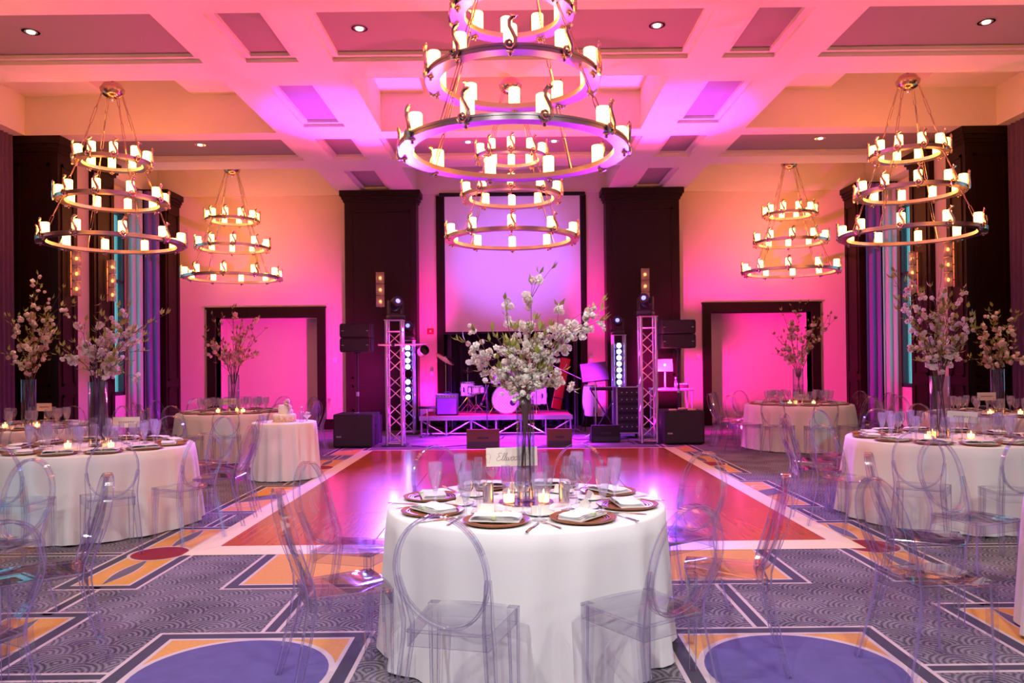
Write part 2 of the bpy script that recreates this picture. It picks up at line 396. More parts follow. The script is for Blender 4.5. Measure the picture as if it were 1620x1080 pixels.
def strip_motif(cx, cy2, hl, red=True):
    x0,x1 = cx-.31, cx+.31
    q = carpet_frame(x0,x1,cy2-hl,cy2+hl)
    if red:
        disc(cx,cy2,.245,'carpet_cream',.0022); disc(cx,cy2,.22,'carpet_red',.0026)
        lens(cx, cy2+.2, cy2+hl-q, .055); lens(cx, cy2-hl+q, cy2-.2, .055)
    else:
        cp(MB().quad((x0+q,cy2-.3,.0016),(x1-q,cy2-.05,.0016),(x1-q,cy2+.3,.0016),(x0+q,cy2+.05,.0016)), 'carpet_field_flat', 'carpet_leaf')
        disc(cx-.08, cy2-.42, .13, 'carpet_cream', .0018); disc(cx-.08, cy2-.42, .105, 'carpet_gold', .0020)
        disc(cx+.08, cy2+.42, .13, 'carpet_cream', .0018); disc(cx+.08, cy2+.42, .105, 'carpet_gold', .0020)
for s in (-1, 1):
    square_motif(s*1.43, 3.84); square_motif(s*1.43, 0.6)
    for k, yy in enumerate((3.84, 6.35, 8.95, 11.5, 14.0, 1.3)):
        strip_motif(s*2.92, yy, 1.02 if k != 2 else .9, k in (0,1,3,5))
    for yy in (5.1, 7.65, 10.2, 12.75): double_line(s*2.92-.055, s*2.92+.055, yy-.3, yy+.3)
    double_line(s*1.42-.055, s*1.42+.055, 4.46, 5.31)
    xa, xb = sorted((s*2.05, s*2.61)); double_line(xa, xb, 3.785, 3.895)
    xa, xb = sorted((s*3.23, s*5.1)); double_line(xa, xb, 3.785, 3.895); double_line(xa, xb, 6.29, 6.40)
    strip_motif(s*4.9, 9.6, 1.0, True); strip_motif(s*4.3, 10.6, .7, False) if False else None
    strip_motif(s*4.9, 4.6, 1.0, False)
carpet_frame(-2.04, 2.04, 5.31, 6.9)

# ---- dance floor
DX0, DX1, DY0, DY1 = -2.48, 2.62, 6.5, 13.5
df = thing('dance_floor', 'glossy red-orange wooden dance floor laid in square panels with pale ramp edging', 'dance floor', ((DX0+DX1)/2, DY0, 0))
ox, oy = df.location.x, df.location.y
NX, NY = 4, 5; px_, py_ = (DX1-DX0)/NX, (DY1-DY0)/NY
me = MB().bbox(0, px_-.006, 0, py_-.006, .0035, .022, .002).mesh('floor_panel', 'parquet')
for i in range(NX):
    for j in range(NY): place('floor_panel', me, df, (DX0+i*px_-ox+.003, DY0+j*py_-oy+.003, 0))
RW = .23
def ramp(pts_low, pts_high, nm='ramp_edge'):
    (a,b),(c,d) = pts_low, pts_high
    MB().add([(a[0]-ox,a[1]-oy,.0035),(b[0]-ox,b[1]-oy,.0035),(d[0]-ox,d[1]-oy,.022),(c[0]-ox,c[1]-oy,.022),(c[0]-ox,c[1]-oy,.0035),(d[0]-ox,d[1]-oy,.0035)],
             [(0,1,2,3),(0,3,4),(1,5,2),(3,2,5,4),(0,4,5,1)]).build(nm, 'cream_ramp', df, smooth=False)
for i in range(NX):
    xa, xb = DX0+i*px_+.002, DX0+(i+1)*px_-.002
    la, lb = (xa-(RW if i == 0 else 0), xb+(RW if i == NX-1 else 0))
    ramp(((la,DY0-RW),(lb,DY0-RW)), ((xa,DY0),(xb,DY0)))
    ramp(((la,DY1+RW),(lb,DY1+RW)), ((xa,DY1),(xb,DY1)))
for j in range(NY):
    ya, yb = DY0+j*py_+.002, DY0+(j+1)*py_-.002
    la, lb = (ya-(RW if j == 0 else 0), yb+(RW if j == NY-1 else 0))
    ramp(((DX0-RW,la),(DX0-RW,lb)), ((DX0,ya),(DX0,yb))); ramp(((DX1+RW,la),(DX1+RW,lb)), ((DX1,ya),(DX1,yb)))

# ---- walls (grid of boxes round openings)
def wall_with_holes(name, a0, a1, z0, z1, holes, fn, m='wall_paint'):
    xs = sorted({a0,a1,*[h[0] for h in holes],*[h[1] for h in holes]}); zs = sorted({z0,z1,*[h[2] for h in holes],*[h[3] for h in holes]})
    mb = MB()
    for i in range(len(xs)-1):
        for k in range(len(zs)-1):
            cx, cz = (xs[i]+xs[i+1])/2, (zs[k]+zs[k+1])/2
            if any(h[0]<cx<h[1] and h[2]<cz<h[3] for h in holes): continue
            mb.box(*fn(xs[i],xs[i+1]), zs[k], zs[k+1])
    return struct(mb.build(name, m, smooth=False))
TOPZ = 6.8
doors = [(-7.05,-4.64,0,2.67),(4.69,7.08,0,2.67)]
niche = (-1.66, 1.62, 0, 5.5)
wb = wall_with_holes('wall_back', -XW, XW, 0, TOPZ, doors+[niche], lambda a,b: (a,b,YB,YB+.2))
wbk = wall_with_holes('wall_front', -XW, XW, 0, TOPZ, [], lambda a,b: (a,b,YF-.2,YF))
wins = [(y0, y0+1.5, .9, 5.0) for y0 in (15.85, 11.3, 6.35, 1.4)]
wl = wall_with_holes('wall_left', YF, YB+.2, 0, TOPZ, [(a,b,c,d) for a,b,c,d in wins], lambda a,b: (-XW-.2,-XW,a,b))
wr = wall_with_holes('wall_right', YF, YB+.2, 0, TOPZ, [(a,b,c,d) for a,b,c,d in wins], lambda a,b: (XW,XW+.2,a,b))
n = 0
for s in (-1, 1):
    for a,b,c,d in wins:
        n += 1
        wf = MB(); x0, x1 = sorted((s*(XW-.02), s*(XW+.1)))
        for (ya,yb,za,zb) in ((a,a+.08,c,d),(b-.08,b,c,d),(a,b,c,c+.08),(a,b,d-.08,d),((a+b)/2-.03,(a+b)/2+.03,c,d),(a,b,3.4,3.46)): wf.box(x0,x1,ya,yb,za,zb)
        wo = struct(wf.build(f'window_{n}', 'window_frame', smooth=False))
        for (ya,yb,za,zb) in ((a+.08,(a+b)/2-.03,c+.08,3.4),((a+b)/2+.03,b-.08,c+.08,3.4),(a+.08,(a+b)/2-.03,3.46,d-.08),((a+b)/2+.03,b-.08,3.46,d-.08)):
            MB().box(s*(XW+.04),s*(XW+.05),ya,yb,za,zb).build('pane', 'pane', wo, smooth=False)
# alcoves behind the two door openings and the central stage niche
for k, (a,b,_,h) in enumerate(doors):
    mb = MB(); mb.box(a-.3,b+.3,YB+.72,YB+.8,0,h+.3).box(a-.1,a,YB+.2,YB+.72,0,h).box(b,b+.1,YB+.2,YB+.72,0,h).box(a-.1,b+.1,YB+.2,YB+.72,h,h+.1)
    wo = struct(mb.build(f'wall_alcove_{k+1}', 'wall_paint', smooth=False))
    fr = MB(); fw = .2
    dr = struct(MB().box(a-fw,a,YB-.06,YB+.3,0,h+fw).build(f'door_{k+1}', 'wood_dark', smooth=False))
    MB().box(b,b+fw,YB-.06,YB+.3,0,h+fw).build('door_jamb', 'wood_dark', dr, smooth=False)
    MB().box(a,b,YB-.06,YB+.3,h,h+fw).build('door_head', 'wood_dark', dr, smooth=False)
    MB().box(a-fw-.03,b+fw+.03,YB-.08,YB-.06,h+fw,h+fw+.04).build('door_cap', 'wood_dark', dr, smooth=False)
mb = MB().box(-1.9,1.9,YB+.8,YB+.9,0,5.7).box(-1.8,-1.66,YB+.2,YB+.8,0,5.5).box(1.62,1.76,YB+.2,YB+.8,0,5.5).box(-1.8,1.8,YB+.2,YB+.8,5.5,5.6)
struct(mb.build('wall_niche', 'wood_dark', smooth=False))
tr = struct(MB().box(-1.80,-1.64,YB-.05,YB+.2,0,5.5).build('trim_1', 'wood_dark', smooth=False))
struct(MB().box(1.60,1.76,YB-.05,YB+.2,0,5.5).build('trim_2', 'wood_dark', smooth=False))
# baseboards between the columns
for k,(a,b) in enumerate(((-8.0,-7.25),(-4.44,-3.8),(-2.2,-1.8),(1.76,2.2),(3.85,4.49),(7.28,8.0))):
    struct(MB().box(a,b,YB-.03,YB,0,.24).box(a,b,YB-.045,YB,0,.16).build('baseboard_back' if k == 0 else f'baseboard_back_{k}', 'wood_dark', smooth=False))
# ---- columns (dark wood, panelled)
def column(name, x0,x1,y0,y1, face, label=None):
    """face: 'y' panels on the camera side, 'x+'/'x-' panels on the side towards the hall"""
    c = struct(MB().box(x0,x1,y0,y1,0,ZS).build(name, 'wood_dark', smooth=False))
    for (za,zb,e) in ((ZS-.13,ZS-.002,.10),(ZS-.2,ZS-.13,.06),(ZS-.26,ZS-.2,.03),(0,.22,.05),(.22,.27,.03)):
        MB().box(x0-e,x1+e,y0-e,min(y1+e, YB),za,zb).build('moulding', 'wood_dark', c, smooth=False)
    segs = ((.45,1.05),(1.2,5.1))
    for za,zb in segs:
        m2 = MB()
        a,b = x0+.14,x1-.14
        for (p,q,r,t) in ((a,b,za,za+.05),(a,b,zb-.05,zb),(a,a+.05,za,zb),(b-.05,b,za,zb)): m2.box(p,q,y0-.018,y0,r,t)
        m2.build('panel_moulding', 'wood_dark', c, smooth=False)
        if face.startswith('x'):
            sx = x1 if face == 'x+' else x0; e = .018 if face == 'x+' else -.018
            m2 = MB(); a,b = y0+.1,y1-.1
            for (p,q,r,t) in ((a,b,za,za+.05),(a,b,zb-.05,zb),(a,a+.05,za,zb),(b-.05,b,za,zb)): m2.box(*sorted((sx,sx+e)),p,q,r,t)
            m2.build('panel_moulding', 'wood_dark', c, smooth=False)
    return c
column('trim_column_1', -3.88,-2.22,17.85,YB,'y'); column('trim_column_2', 2.18,3.88,17.85,YB,'y')
ci = 3
for s in (-1, 1):
    for (ya,yb) in ((13.4,14.0),(14.56,15.3),(17.55,18.3),(8.45,9.05),(9.6,10.35)):
        x0,x1 = sorted((s*8.75, s*7.9)); column(f'trim_column_{ci}', x0,x1,ya,yb,'x+' if s < 0 else 'x-'); ci += 1
    for k,(ya,yb) in enumerate(((14.0,14.56),(9.05,9.6))):
        x0,x1 = sorted((s*8.75, s*8.0)); struct(MB().box(x0,x1,ya,yb,0,ZS).build('wall_pier_%s_%d' % ('left' if s < 0 else 'right', k+1), 'wall_paint', smooth=False))

# ---- ceiling: soffit with coffers and sunk panels
holes = []; panels = []
rows = [-1,0,1,2]
for k in range(-2, 2):
    yb = 10.8 + PER*k
    for (xa,xb) in ((-2.24,2.24),(-8.4,-4.05),(4.05,8.4)): holes.append((xa,xb,yb,min(yb+2.5, YB),'coffer'))
    for s in (-1,1):
        holes.append((*sorted((s*2.8,s*3.5)), yb+.25, yb+2.2, 'panel'))
        holes.append((*sorted((s*2.8,s*3.5)), yb-2.05, yb-.6, 'panel'))
        holes.append((*sorted((s*4.07,s*8.2)), yb-2.05, yb-.6, 'panel'))
    holes.append((-2.35,2.35,yb-2.05,yb-.6,'panel'))
yb = 10.8+PER*2
cm = MB()
xs = sorted({-XW,XW,*[h[0] for h in holes],*[h[1] for h in holes]}); ys = sorted({YF,YB,*[min(h[2],YB) for h in holes],*[min(h[3],YB) for h in holes]})
for i in range(len(xs)-1):
    for j in range(len(ys)-1):
        cx, cy2 = (xs[i]+xs[i+1])/2, (ys[j]+ys[j+1])/2
        if any(h[0]<cx<h[1] and h[2]<cy2<h[3] for h in holes): continue
        cm.quad((xs[i],ys[j],ZS),(xs[i],ys[j+1],ZS),(xs[i+1],ys[j+1],ZS),(xs[i+1],ys[j],ZS))
def well(mb,x0,x1,y0,y1,z0,z1):
    mb.quad((x0,y0,z0),(x1,y0,z0),(x1,y0,z1),(x0,y0,z1)); mb.quad((x0,y1,z0),(x0,y1,z1),(x1,y1,z1),(x1,y1,z0))
    mb.quad((x0,y0,z0),(x0,y0,z1),(x0,y1,z1),(x0,y1,z0)); mb.quad((x1,y0,z0),(x1,y1,z0),(x1,y1,z1),(x1,y0,z1))
def ringz(mb,x0,x1,y0,y1,w,z):
    mb.join(rect_ring(x0,x1,y0,y1,w,z))
plist = []
for (x0,x1,y0,y1,kind) in holes:
    if kind == 'panel':
        well(cm,x0,x1,y0,y1,ZS,ZS+.05); ringz(cm,x0,x1,y0,y1,.085,ZS+.05); well(cm,x0+.085,x1-.085,y0+.085,y1-.085,ZS+.05,ZS+.10)
        plist.append((x0+.085,x1-.085,y0+.085,y1-.085))
    else:
        well(cm,x0,x1,y0,y1,ZS,ZC)
        cx = (x0+x1)/2; hw = 1.5 if abs(cx) < 1 else .72
        # side ledges at coffer height, slot and raised middle
        for (a,b) in ((x0,cx-hw),(cx+hw,x1)): cm.quad((a,y0,ZC),(a,y1,ZC),(b,y1,ZC),(b,y0,ZC))
        well(cm,cx-hw,cx+hw,y0,y1,ZC,ZC+.35); cm.quad((cx-hw,y0,ZC+.35),(cx-hw,y1,ZC+.35),(cx+hw,y1,ZC+.35),(cx+hw,y0,ZC+.35))
ceil = struct(cm.build('ceiling', 'ceiling_paint', smooth=False))
struct(MB().quad((-XW-.2,YF-.2,6.85),(XW+.2,YF-.2,6.85),(XW+.2,YB+1,6.85),(-XW-.2,YB+1,6.85)).build('ceiling_slab', 'ceiling_paint', smooth=False))
for (x0,x1,y0,y1) in plist:
    MB().box(x0,x1,y0,y1,ZS+.098,ZS+.12).build('ceiling_panel', 'acoustic', ceil, smooth=False)

# ---- recessed downlights
dl_mesh_trim = MB().annulus(.075,.10,-.006,.004,24).mesh('trim_ring','chrome')
dl_cone = MB().open_lathe([(.078,-.002),(.06,.045),(.052,.09)],20).mesh('reflector','chrome')
dl_lamp = MB().lathe([(.0,.03),(.045,.032),(.05,.05),(.0,.055)],16).mesh('lamp','lamp_white')
def downlight(x, y, power, label, col=(1,.72,.5), ang=95, target=None):
    t = thing('ceiling_downlight', label, 'downlight', (x,y,ZS+.096), 0, 'recessed ceiling downlights')
    place('trim_ring', dl_mesh_trim, t); place('lamp', dl_lamp, t, (0,0,-.05)); place('reflector', dl_cone, t)
    sp = spot('downlight_beam', (x,y,ZS+.02), target or (x,y,0), col, power, ang, .8, .05)
    return t
for x in (-5.86,-1.84,1.8,5.83): downlight(x, 9.4, 260, 'round recessed downlight in the dark panel over the near end of the dance floor')
for x in (-5.78,-.8,.8,5.75): downlight(x, 14.3, 14, 'round recessed downlight in the dark panel in front of the stage')
for x in (-5.86,-1.84,1.8,5.83): downlight(x, 4.45, 210, 'added unseen fill downlight in the dark panel over the near tables', (1,.95,.93), 80)  # unseen row, added as fill over the near tables
for x in (-5.86,-1.84,1.8,5.83): downlight(x, -.5, 610 if abs(x)<2 else 400, 'added unseen fill downlight in a dark panel near the front wall', (.97,.98,1.0), 70, (x*.6,3.9,.6))  # unseen row, added as frontal fill standing in for bounced flash
#@@CHANDELIER
# ================================================================== CHANDELIERS
RINGS = ((.56, 4.70), (.79, 4.09), (1.04, 3.44))     # outer radius, height of ring underside
RWID, RHGT = .125, .05
def scroll_mesh():
    """S-shaped leaf bracket standing at the outer rim, profile in local XZ, outward +X"""
    pts = []
    for i in range(9):       # lower curl
        a = radians(-40 + i*38); r = .012 + .0034*i; pts.append((.030 - r*cos(a)*.9, .035 + r*sin(a)*.9))
    pts = [(.012,.030),(.024,.022),(.038,.028),(.040,.046),(.026,.056),(.004,.046),(-.006,.022),(.010,-.004),(.042,-.008),(.066,.022),(.066,.070),(.046,.112),(.026,.150),(.026,.188),(.046,.212),(.066,.214),(.058,.232)]
    rad = [.007,.009,.010,.010,.011,.012,.013,.014,.015,.016,.016,.015,.014,.015,.017,.013,.004]
    mb = MB().tube([(x,0,z) for x,z in pts], rad, 6, True, 1.0)
    mb.add([(.050,-.012,.205),(.050,.012,.205),(.028,0,.238),(.088,0,.222)], [(0,1,3),(0,2,1),(1,2,3),(0,3,2)])
    mb.xf(Matrix.Translation((0,0,-.01)) @ Matrix.Scale(1.2,4) @ Matrix.Translation((-.03,0,0)))
    return mb.mesh('scroll_bracket', 'scroll_silver')
ch_scroll = scroll_mesh()
ch_candle = MB().lathe([(.0,.0),(.056,.0),(.057,.006),(.057,.165),(.053,.172),(.044,.170),(.040,.160),(.0,.158)], 14).mesh('candle', 'candle_glow')
ch_drop = MB().lathe([(.0,-.045),(.012,-.04),(.016,-.03),(.008,-.02),(.026,-.012),(.03,-.004),(.03,.0)], 10).mesh('finial', 'brass')
ch_ring = [MB().annulus(R-RWID, R, 0, RHGT, 64).mesh('ring', 'ring_steel', 30) for R,_ in RINGS]
ch_lip = [MB().annulus(R-.004, R+.008, RHGT-.016, RHGT+.004, 64).annulus(R-.004, R+.006, -.002, .008, 64).mesh('ring_rim', 'ring_steel', 30) for R,_ in RINGS]
CAN_Z = 5.80
ch_canopy = MB().lathe([(.0,-.06),(.05,-.06),(.11,-.035),(.155,.0),(.175,.05),(.18,.085),(.165,.10),(.155,.12),(.13,.16),(.06,.20),(.03,.21),(.028,.78),(.06,.79),(.06,.80),(.0,.80)], 28).mesh('canopy','brass')
ch_knob = MB().sphere((0,0,-.075),.035,12,8).mesh('canopy_knob','chrome')
def chain_mesh(a, b):
    """long wire links between two points, as on a wrought hoop lamp"""
    a, b = Vector(a), Vector(b); d = b-a; L = d.length; nl = max(2, round(L/.32)); mb = MB()
    u = d.normalized(); sd = u.cross(Vector((0,0,1))); sd = sd.normalized() if sd.length > 1e-3 else Vector((1,0,0)); tw = u.cross(sd)
    for k in range(nl):
        p, q = a + d*(k/nl), a + d*((k+1)/nl); w2 = (sd if k % 2 == 0 else tw)*.016; o = u*.02
        mb.tube([p-o*.3, p+o*.8+w2, q-o*.8+w2, q+o*.3, q-o*.8-w2, p+o*.8-w2, p-o*.3], .0055, 5)
    return mb.mesh('chain', 'brass')
A4 = [radians(45+90*k) for k in range(4)]
chain_segs = []
levels = [(.15, CAN_Z+.02)] + [(R-RWID*.5, z+RHGT) for R,z in RINGS]
for li in range(3):
    (r0,z0),(r1,z1) = levels[li], levels[li+1]
    z0b = z0 if li == 0 else z0-RHGT
    for a in A4: chain_segs.append(chain_mesh((r0*cos(a),r0*sin(a),z0b),(r1*cos(a),r1*sin(a),z1)))
def chandelier(x, y, label, rz, offs):
    t = thing('chandelier', label, 'chandelier', (x,y,0), rz, 'three-tier hoop chandeliers with candle lamps')
    place('canopy', ch_canopy, t, (0,0,CAN_Z)); place('canopy_knob', ch_knob, t, (0,0,CAN_Z))
    for m2 in chain_segs: place('chain', m2, t)
    for i,(R,z) in enumerate(RINGS):
        rg = place('ring', ch_ring[i], t, (0,0,z)); place('ring_rim', ch_lip[i], rg)
        for k in range(10):
            a = 2*pi*k/10 + offs[i]; c, s2 = cos(a), sin(a); rc = R-.062
            place('candle', ch_candle, t, (rc*c, rc*s2, z+RHGT))
            place('scroll_bracket', ch_scroll, t, ((R+.018)*c, (R+.018)*s2, z+.012), (0,0,a+pi/2))
            place('finial', ch_drop, t, ((R-.03)*c, (R-.03)*s2, z))
    return t
chandelier(.02, 7.05, 'three-tier candle hoop chandelier hanging over the near edge of the dance floor', radians(8), (.28,.15,.42))
chandelier(0, 12.05, 'three-tier candle hoop chandelier in front of the projection screen', 0, (.31,.31,.31))
chandelier(-6.24, 12.05, 'three-tier candle hoop chandelier above the cake-side window table', radians(5), (.1,.4,.2))
chandelier(6.23, 12.05, 'three-tier candle hoop chandelier above the laptop-side window table', radians(-6), (.3,.1,.45))
chandelier(-6.17, 17.0, 'three-tier candle hoop chandelier before the cake-side wall doorway', radians(10), (.2,.5,.3))
chandelier(6.14, 17.0, 'three-tier candle hoop chandelier before the laptop-side wall doorway', radians(-10), (.5,.2,.1))
chandelier(-6.24, 7.05, 'three-tier candle hoop chandelier out over the cake-side red disc table', 0, (.1,.4,.2))
chandelier(6.23, 7.05, 'three-tier candle hoop chandelier out over the laptop-side red disc table', 0, (.3,.1,.45))

#@@CHAIRS
# ================================================================== GHOST CHAIRS
def chair_proto():
    t = thing('ghost_chair', 'clear', 'chair')
    # seat: rounded front slab with a skirt
    def outline(e):
        p = []
        for i in range(9):
            u = -1 + i/4; p.append(((.205-e)*u, .205 - e - .018*u*u))
        return p + [(.19-e,-.02),(.175-e,-.20+e),(-.175+e,-.20+e),(-.19+e,-.02)]
    rows=[(outline(.004),.450),(outline(.0),.4535),(outline(.0),.4625),(outline(.004),.466)]; k=len(rows[0][0]); vs=[(x,y,z) for o_,z in rows for x,y in o_]
    fs=[tuple(range(3*k,4*k)),tuple(reversed(range(k)))]+[(q*k+i,q*k+(i+1)%k,q*k+k+(i+1)%k,q*k+k+i) for q in range(3) for i in range(k)]
    MB().add(vs,fs).mats_where(lambda i: 2<=i<2+k or i>=2+2*k).build('seat','chair_clear',t)
    a = outline(.003); b = outline(.011); k = len(a)
    sk = MB(); vs = [(x,y,.395) for x,y in a]+[(x,y,.452) for x,y in a]+[(x,y,.452) for x,y in b]+[(x,y,.395) for x,y in b]
    fs = []
    for i in range(k):
        j=(i+1)%k; fs += [(i,j,k+j,k+i),(2*k+i,2*k+j,3*k+j,3*k+i),(i,3*k+i,3*k+j,j)]
    sk.add(vs,fs).mats_where(lambda i: i%3==2).build('apron','chair_clear',t)
    # front legs: tapered square posts
    for s in (-1,1):
        x0,y0 = s*.182,.165
        MB().tube([(x0,y0,.466),(x0,y0,.40),(x0+s*.004,y0+.004,.0)],[.031,.030,.021],8,True,1,True).mats_where(lambda i: i<16 and (i%8)%2==0).build('leg','chair_clear',t,ang=15)
    # rear legs sweep back and run up into the stiles of the oval back
    lean = .27
    def yb(z): return -.195 - max(0, z-.46)*lean - max(0,(z-.75))**2*.25
    for s in (-1,1):
        pts = [(s*.205,-.285,0),(s*.196,-.252,.12),(s*.185,-.215,.28),(s*.172,-.19,.42),(s*.168,-.195,.50),(s*.178,-.225,.60),(s*.186,-.255,.69)]
        MB().tube(pts,[.020,.024,.027,.029,.027,.022,.016],8,True,1,True).mats_where(lambda i: i<48 and (i%8)%2==0).build('leg','chair_clear',t,ang=25)
    # oval band of the back
    n = 44; cz, hz, hx = .71, .245, .193
    vs=[]; fs=[]
    for i in range(n):
        a2 = 2*pi*i/n; 
        for (dr,dy) in ((-.003,-.026),(0,-.023),(0,.019),(-.003,.022),(-.010,.022),(-.013,.019),(-.013,-.023),(-.010,-.026)):
            x = (hx+dr)*cos(a2); z = cz+(hz+dr)*sin(a2); vs.append((x, yb(z)+dy-.03*abs(cos(a2))**2+.03, z))
    for i in range(n):
        j=(i+1)%n
        for q in range(8): q2=(q+1)%8; fs.append((i*8+q,j*8+q,j*8+q2,i*8+q2))
    MB().add(vs,fs).mats_where(lambda i: (i%8)%2==0).build('back_frame','chair_clear',t,ang=30)
    # thin curved oval panel inside the band
    vs=[(0,yb(cz)-.006,cz)]; fs=[]; m2=5; nn=28
    for q in range(1,m2+1):
        f=q/m2
        for i in range(nn):
            a2=2*pi*i/nn; x=(hx-.012)*cos(a2)*f; z=cz+(hz-.012)*sin(a2)*f
            vs.append((x, yb(z)+.03-.03*(cos(a2)*f)**2-.03*(1-f*f), z))
    for i in range(nn): fs.append((0,1+i,1+(i+1)%nn))
    for q in range(1,m2):
        for i in range(nn):
            j=(i+1)%nn; o=1+(q-1)*nn; fs.append((o+i,o+nn+i,o+nn+j,o+j))
    MB().add(vs,fs).build('back_panel','chair_clear',t,ang=80)
    return t
chair0 = chair_proto(); chair_used = [False]
def chair(x, y, rz, label, group):
    if not chair_used[0]:
        chair_used[0] = True; chair0.location=(x,y,.0028); chair0.rotation_euler=(0,0,rz); chair0['label']=label; chair0['group']=group; return chair0
    return copy_tree(chair0, None, (x,y,.0028), rz, label, group)

#@@TABLES
# ================================================================== TABLES
TOP = .76
def cloth(r, hem_r, seed, folds=16, amp=.03, top=TOP, m='cloth_white', pool=0.0):
    rnd = random.Random(seed); ph=[rnd.uniform(0,6.28) for _ in range(4)]; n = 144; mb_v=[]; mb_f=[]
    prof=[(.0,0),(.5,0),(.90,0),(.985,-.002),(1.0,-.014)]
    rows=[]
    for fr,dz in prof[1:]: rows.append([(r*fr*cos(2*pi*j/n), r*fr*sin(2*pi*j/n), top+dz) for j in range(n)])
    m2 = 9
    for q in range(1,m2+1):
        f=q/m2; row=[]
        for j in range(n):
            a=2*pi*j/n
            wv = sin(folds*a+ph[0]+.5*sin(3*a+ph[1])) + .45*sin((folds*1.7//1)*a+ph[2]) 
            loc = .78+.22*sin(3*a+ph[3])
            rr = r + (hem_r-r)*f + amp*f**.8*wv*loc + .004
            z = top-.014 - (top-.014-.006)*f
            if pool: 
                rr += pool*max(0,f-.88)*6*(1+.6*wv*loc)
            row.append((rr*cos(a), rr*sin(a), z + .02*(f>.99)*max(0,wv*loc)*.6))
        rows.append(row)
    vs=[(0,0,top)]+[p for rw in rows for p in rw]; fs=[]
    for j in range(n): fs.append((0,1+j,1+(j+1)%n))
    for q in range(len(rows)-1):
        o=1+q*n
        for j in range(n): k=(j+1)%n; fs.append((o+j,o+n+j,o+n+k,o+k))
    return MB().add(vs,fs).mesh('tablecloth', m, 70)
def table(x, y, r, hem, where, seed, m='cloth_white', pool=0, folds=16, amp=.03):
    t = thing('round_table', f'round banquet table hidden under the white cloth {where}', 'table', (x,y,0), 0, 'round banquet tables')
    MB().lathe([(.0,TOP-.03),(r-.012,TOP-.03),(r-.006,TOP-.017),(r-.012,TOP-.004),(.0,TOP-.004)],48).build('tabletop','wood_dark',t)
    MB().lathe([(.03,.05),(.05,.1),(.05,TOP-.03)],16).build('pedestal','black_plastic',t)
    for k in range(4):
        a=pi/4+k*pi/2; MB().tube([(.02*cos(a),.02*sin(a),.12),(.3*cos(a),.3*sin(a),.06),(.5*cos(a),.5*sin(a),.015)],[.025,.022,.015],6).build('leg','black_plastic',t)
    c = place('tablecloth', cloth(r, hem, seed, folds, amp, TOP, m, pool), None, (x,y,.003))
    tag(c, f'white floor-length cloth draped over the round table {where}', 'tablecloth', 'white round tablecloths')
ZT = TOP+.0035
# ---- tableware prototypes (origin at base)
def g_wine():
    return MB().open_lathe([(.001,.006),(.012,.005),(.033,.001),(.034,.002),(.012,.008),(.0045,.014),(.004,.05),(.0042,.085),(.010,.094),(.026,.108),(.037,.130),(.0395,.150),(.036,.175),(.030,.205),(.029,.205),(.035,.174),(.0385,.150),(.036,.131),(.025,.109),(.008,.097),(.001,.095)],18)
def g_goblet():
    return MB().open_lathe([(.001,.006),(.033,.001),(.034,.002),(.010,.009),(.006,.02),(.0065,.05),(.010,.062),(.017,.085),(.026,.115),(.0325,.148),(.0345,.175),(.033,.20),(.032,.20),(.0335,.174),(.0315,.147),(.025,.116),(.016,.087),(.008,.066),(.001,.064)],18)
def g_flute():
    return MB().open_lathe([(.001,.005),(.030,.001),(.031,.002),(.008,.008),(.004,.014),(.004,.09),(.010,.105),(.021,.14),(.025,.18),(.024,.215),(.0215,.24),(.021,.24),(.0235,.214),(.0242,.18),(.020,.14),(.009,.107),(.001,.104)],16)
me_wine=g_wine().xf(Matrix.Scale(1.12,4)).mesh('wine_glass','glass',60); me_goblet=g_goblet().xf(Matrix.Scale(1.17,4)).mesh('water_goblet','goblet_frost',60); me_flute=g_flute().mesh('champagne_flute','glass',60)
me_charger=MB().lathe([(.0,.004),(.10,.004),(.125,.006),(.150,.014),(.162,.019),(.166,.017),(.160,.010),(.14,.002),(.11,.0),(.0,.0)],40).mesh('charger_plate','charger',25)
for k_ in range(0): pass
me_ridge=[MB().annulus(r0,r0+.006,.004+dz,.010+dz,40).mesh('ridge','charger',30) for r0,dz in ((.105,0),(.118,.0015),(.131,.004))]
me_bread=MB().lathe([(.0,.004),(.045,.004),(.06,.010),(.075,.014),(.076,.012),(.06,.005),(.045,.0),(.0,.0)],28).mesh('bread_plate','china',30)
def napkin_mb():
    mb=MB(); nx,ny=6,4; vs=[];fs=[]
    L,Wd=.245,.13
    for lay,(z,sx,sy) in enumerate(((.0,1,1),(.006,.985,.97),(.012,.96,.93))):
        o=len(vs)
        for i in range(nx+1):
            for j in range(ny+1):
                u,v=i/nx-.5,j/ny-.5; vs.append((u*L*sx, v*Wd*sy+.004*lay, z+.007+.004*sin(u*7+lay)*cos(v*4)+.006*(abs(u)<.4)))
        for i in range(nx):
            for j in range(ny): a=o+i*(ny+1)+j; fs.append((a,a+ny+1,a+ny+2,a+1))
    mb.add(vs,fs); mb.box(-L/2,L/2,-Wd/2,Wd/2,.0,.008); return mb
me_napkin=napkin_mb().mesh('folded_napkin','napkin',50)
me_ribbon=MB().box(-.008,.008,-.071,.071,.012,.0265).mesh('ribbon','ribbon',smooth=False)
me_menu=MB().box(-.045,.02,-.045,.045,.0255,.0272).mesh('menu_seal','card_stock',smooth=False)
def fork_mb():
    mb=MB().tube([(0,-.095,.004),(0,-.05,.004),(0,.02,.006),(0,.045,.004)],[.006,.005,.003,.004],6,True,.45)
    mb.box(-.011,.011,.043,.058,.002,.004)
    for x in (-.0095,-.0035,.0035,.0095): mb.box(x-.0015,x+.0015,.058,.100,.002,.004)
    return mb
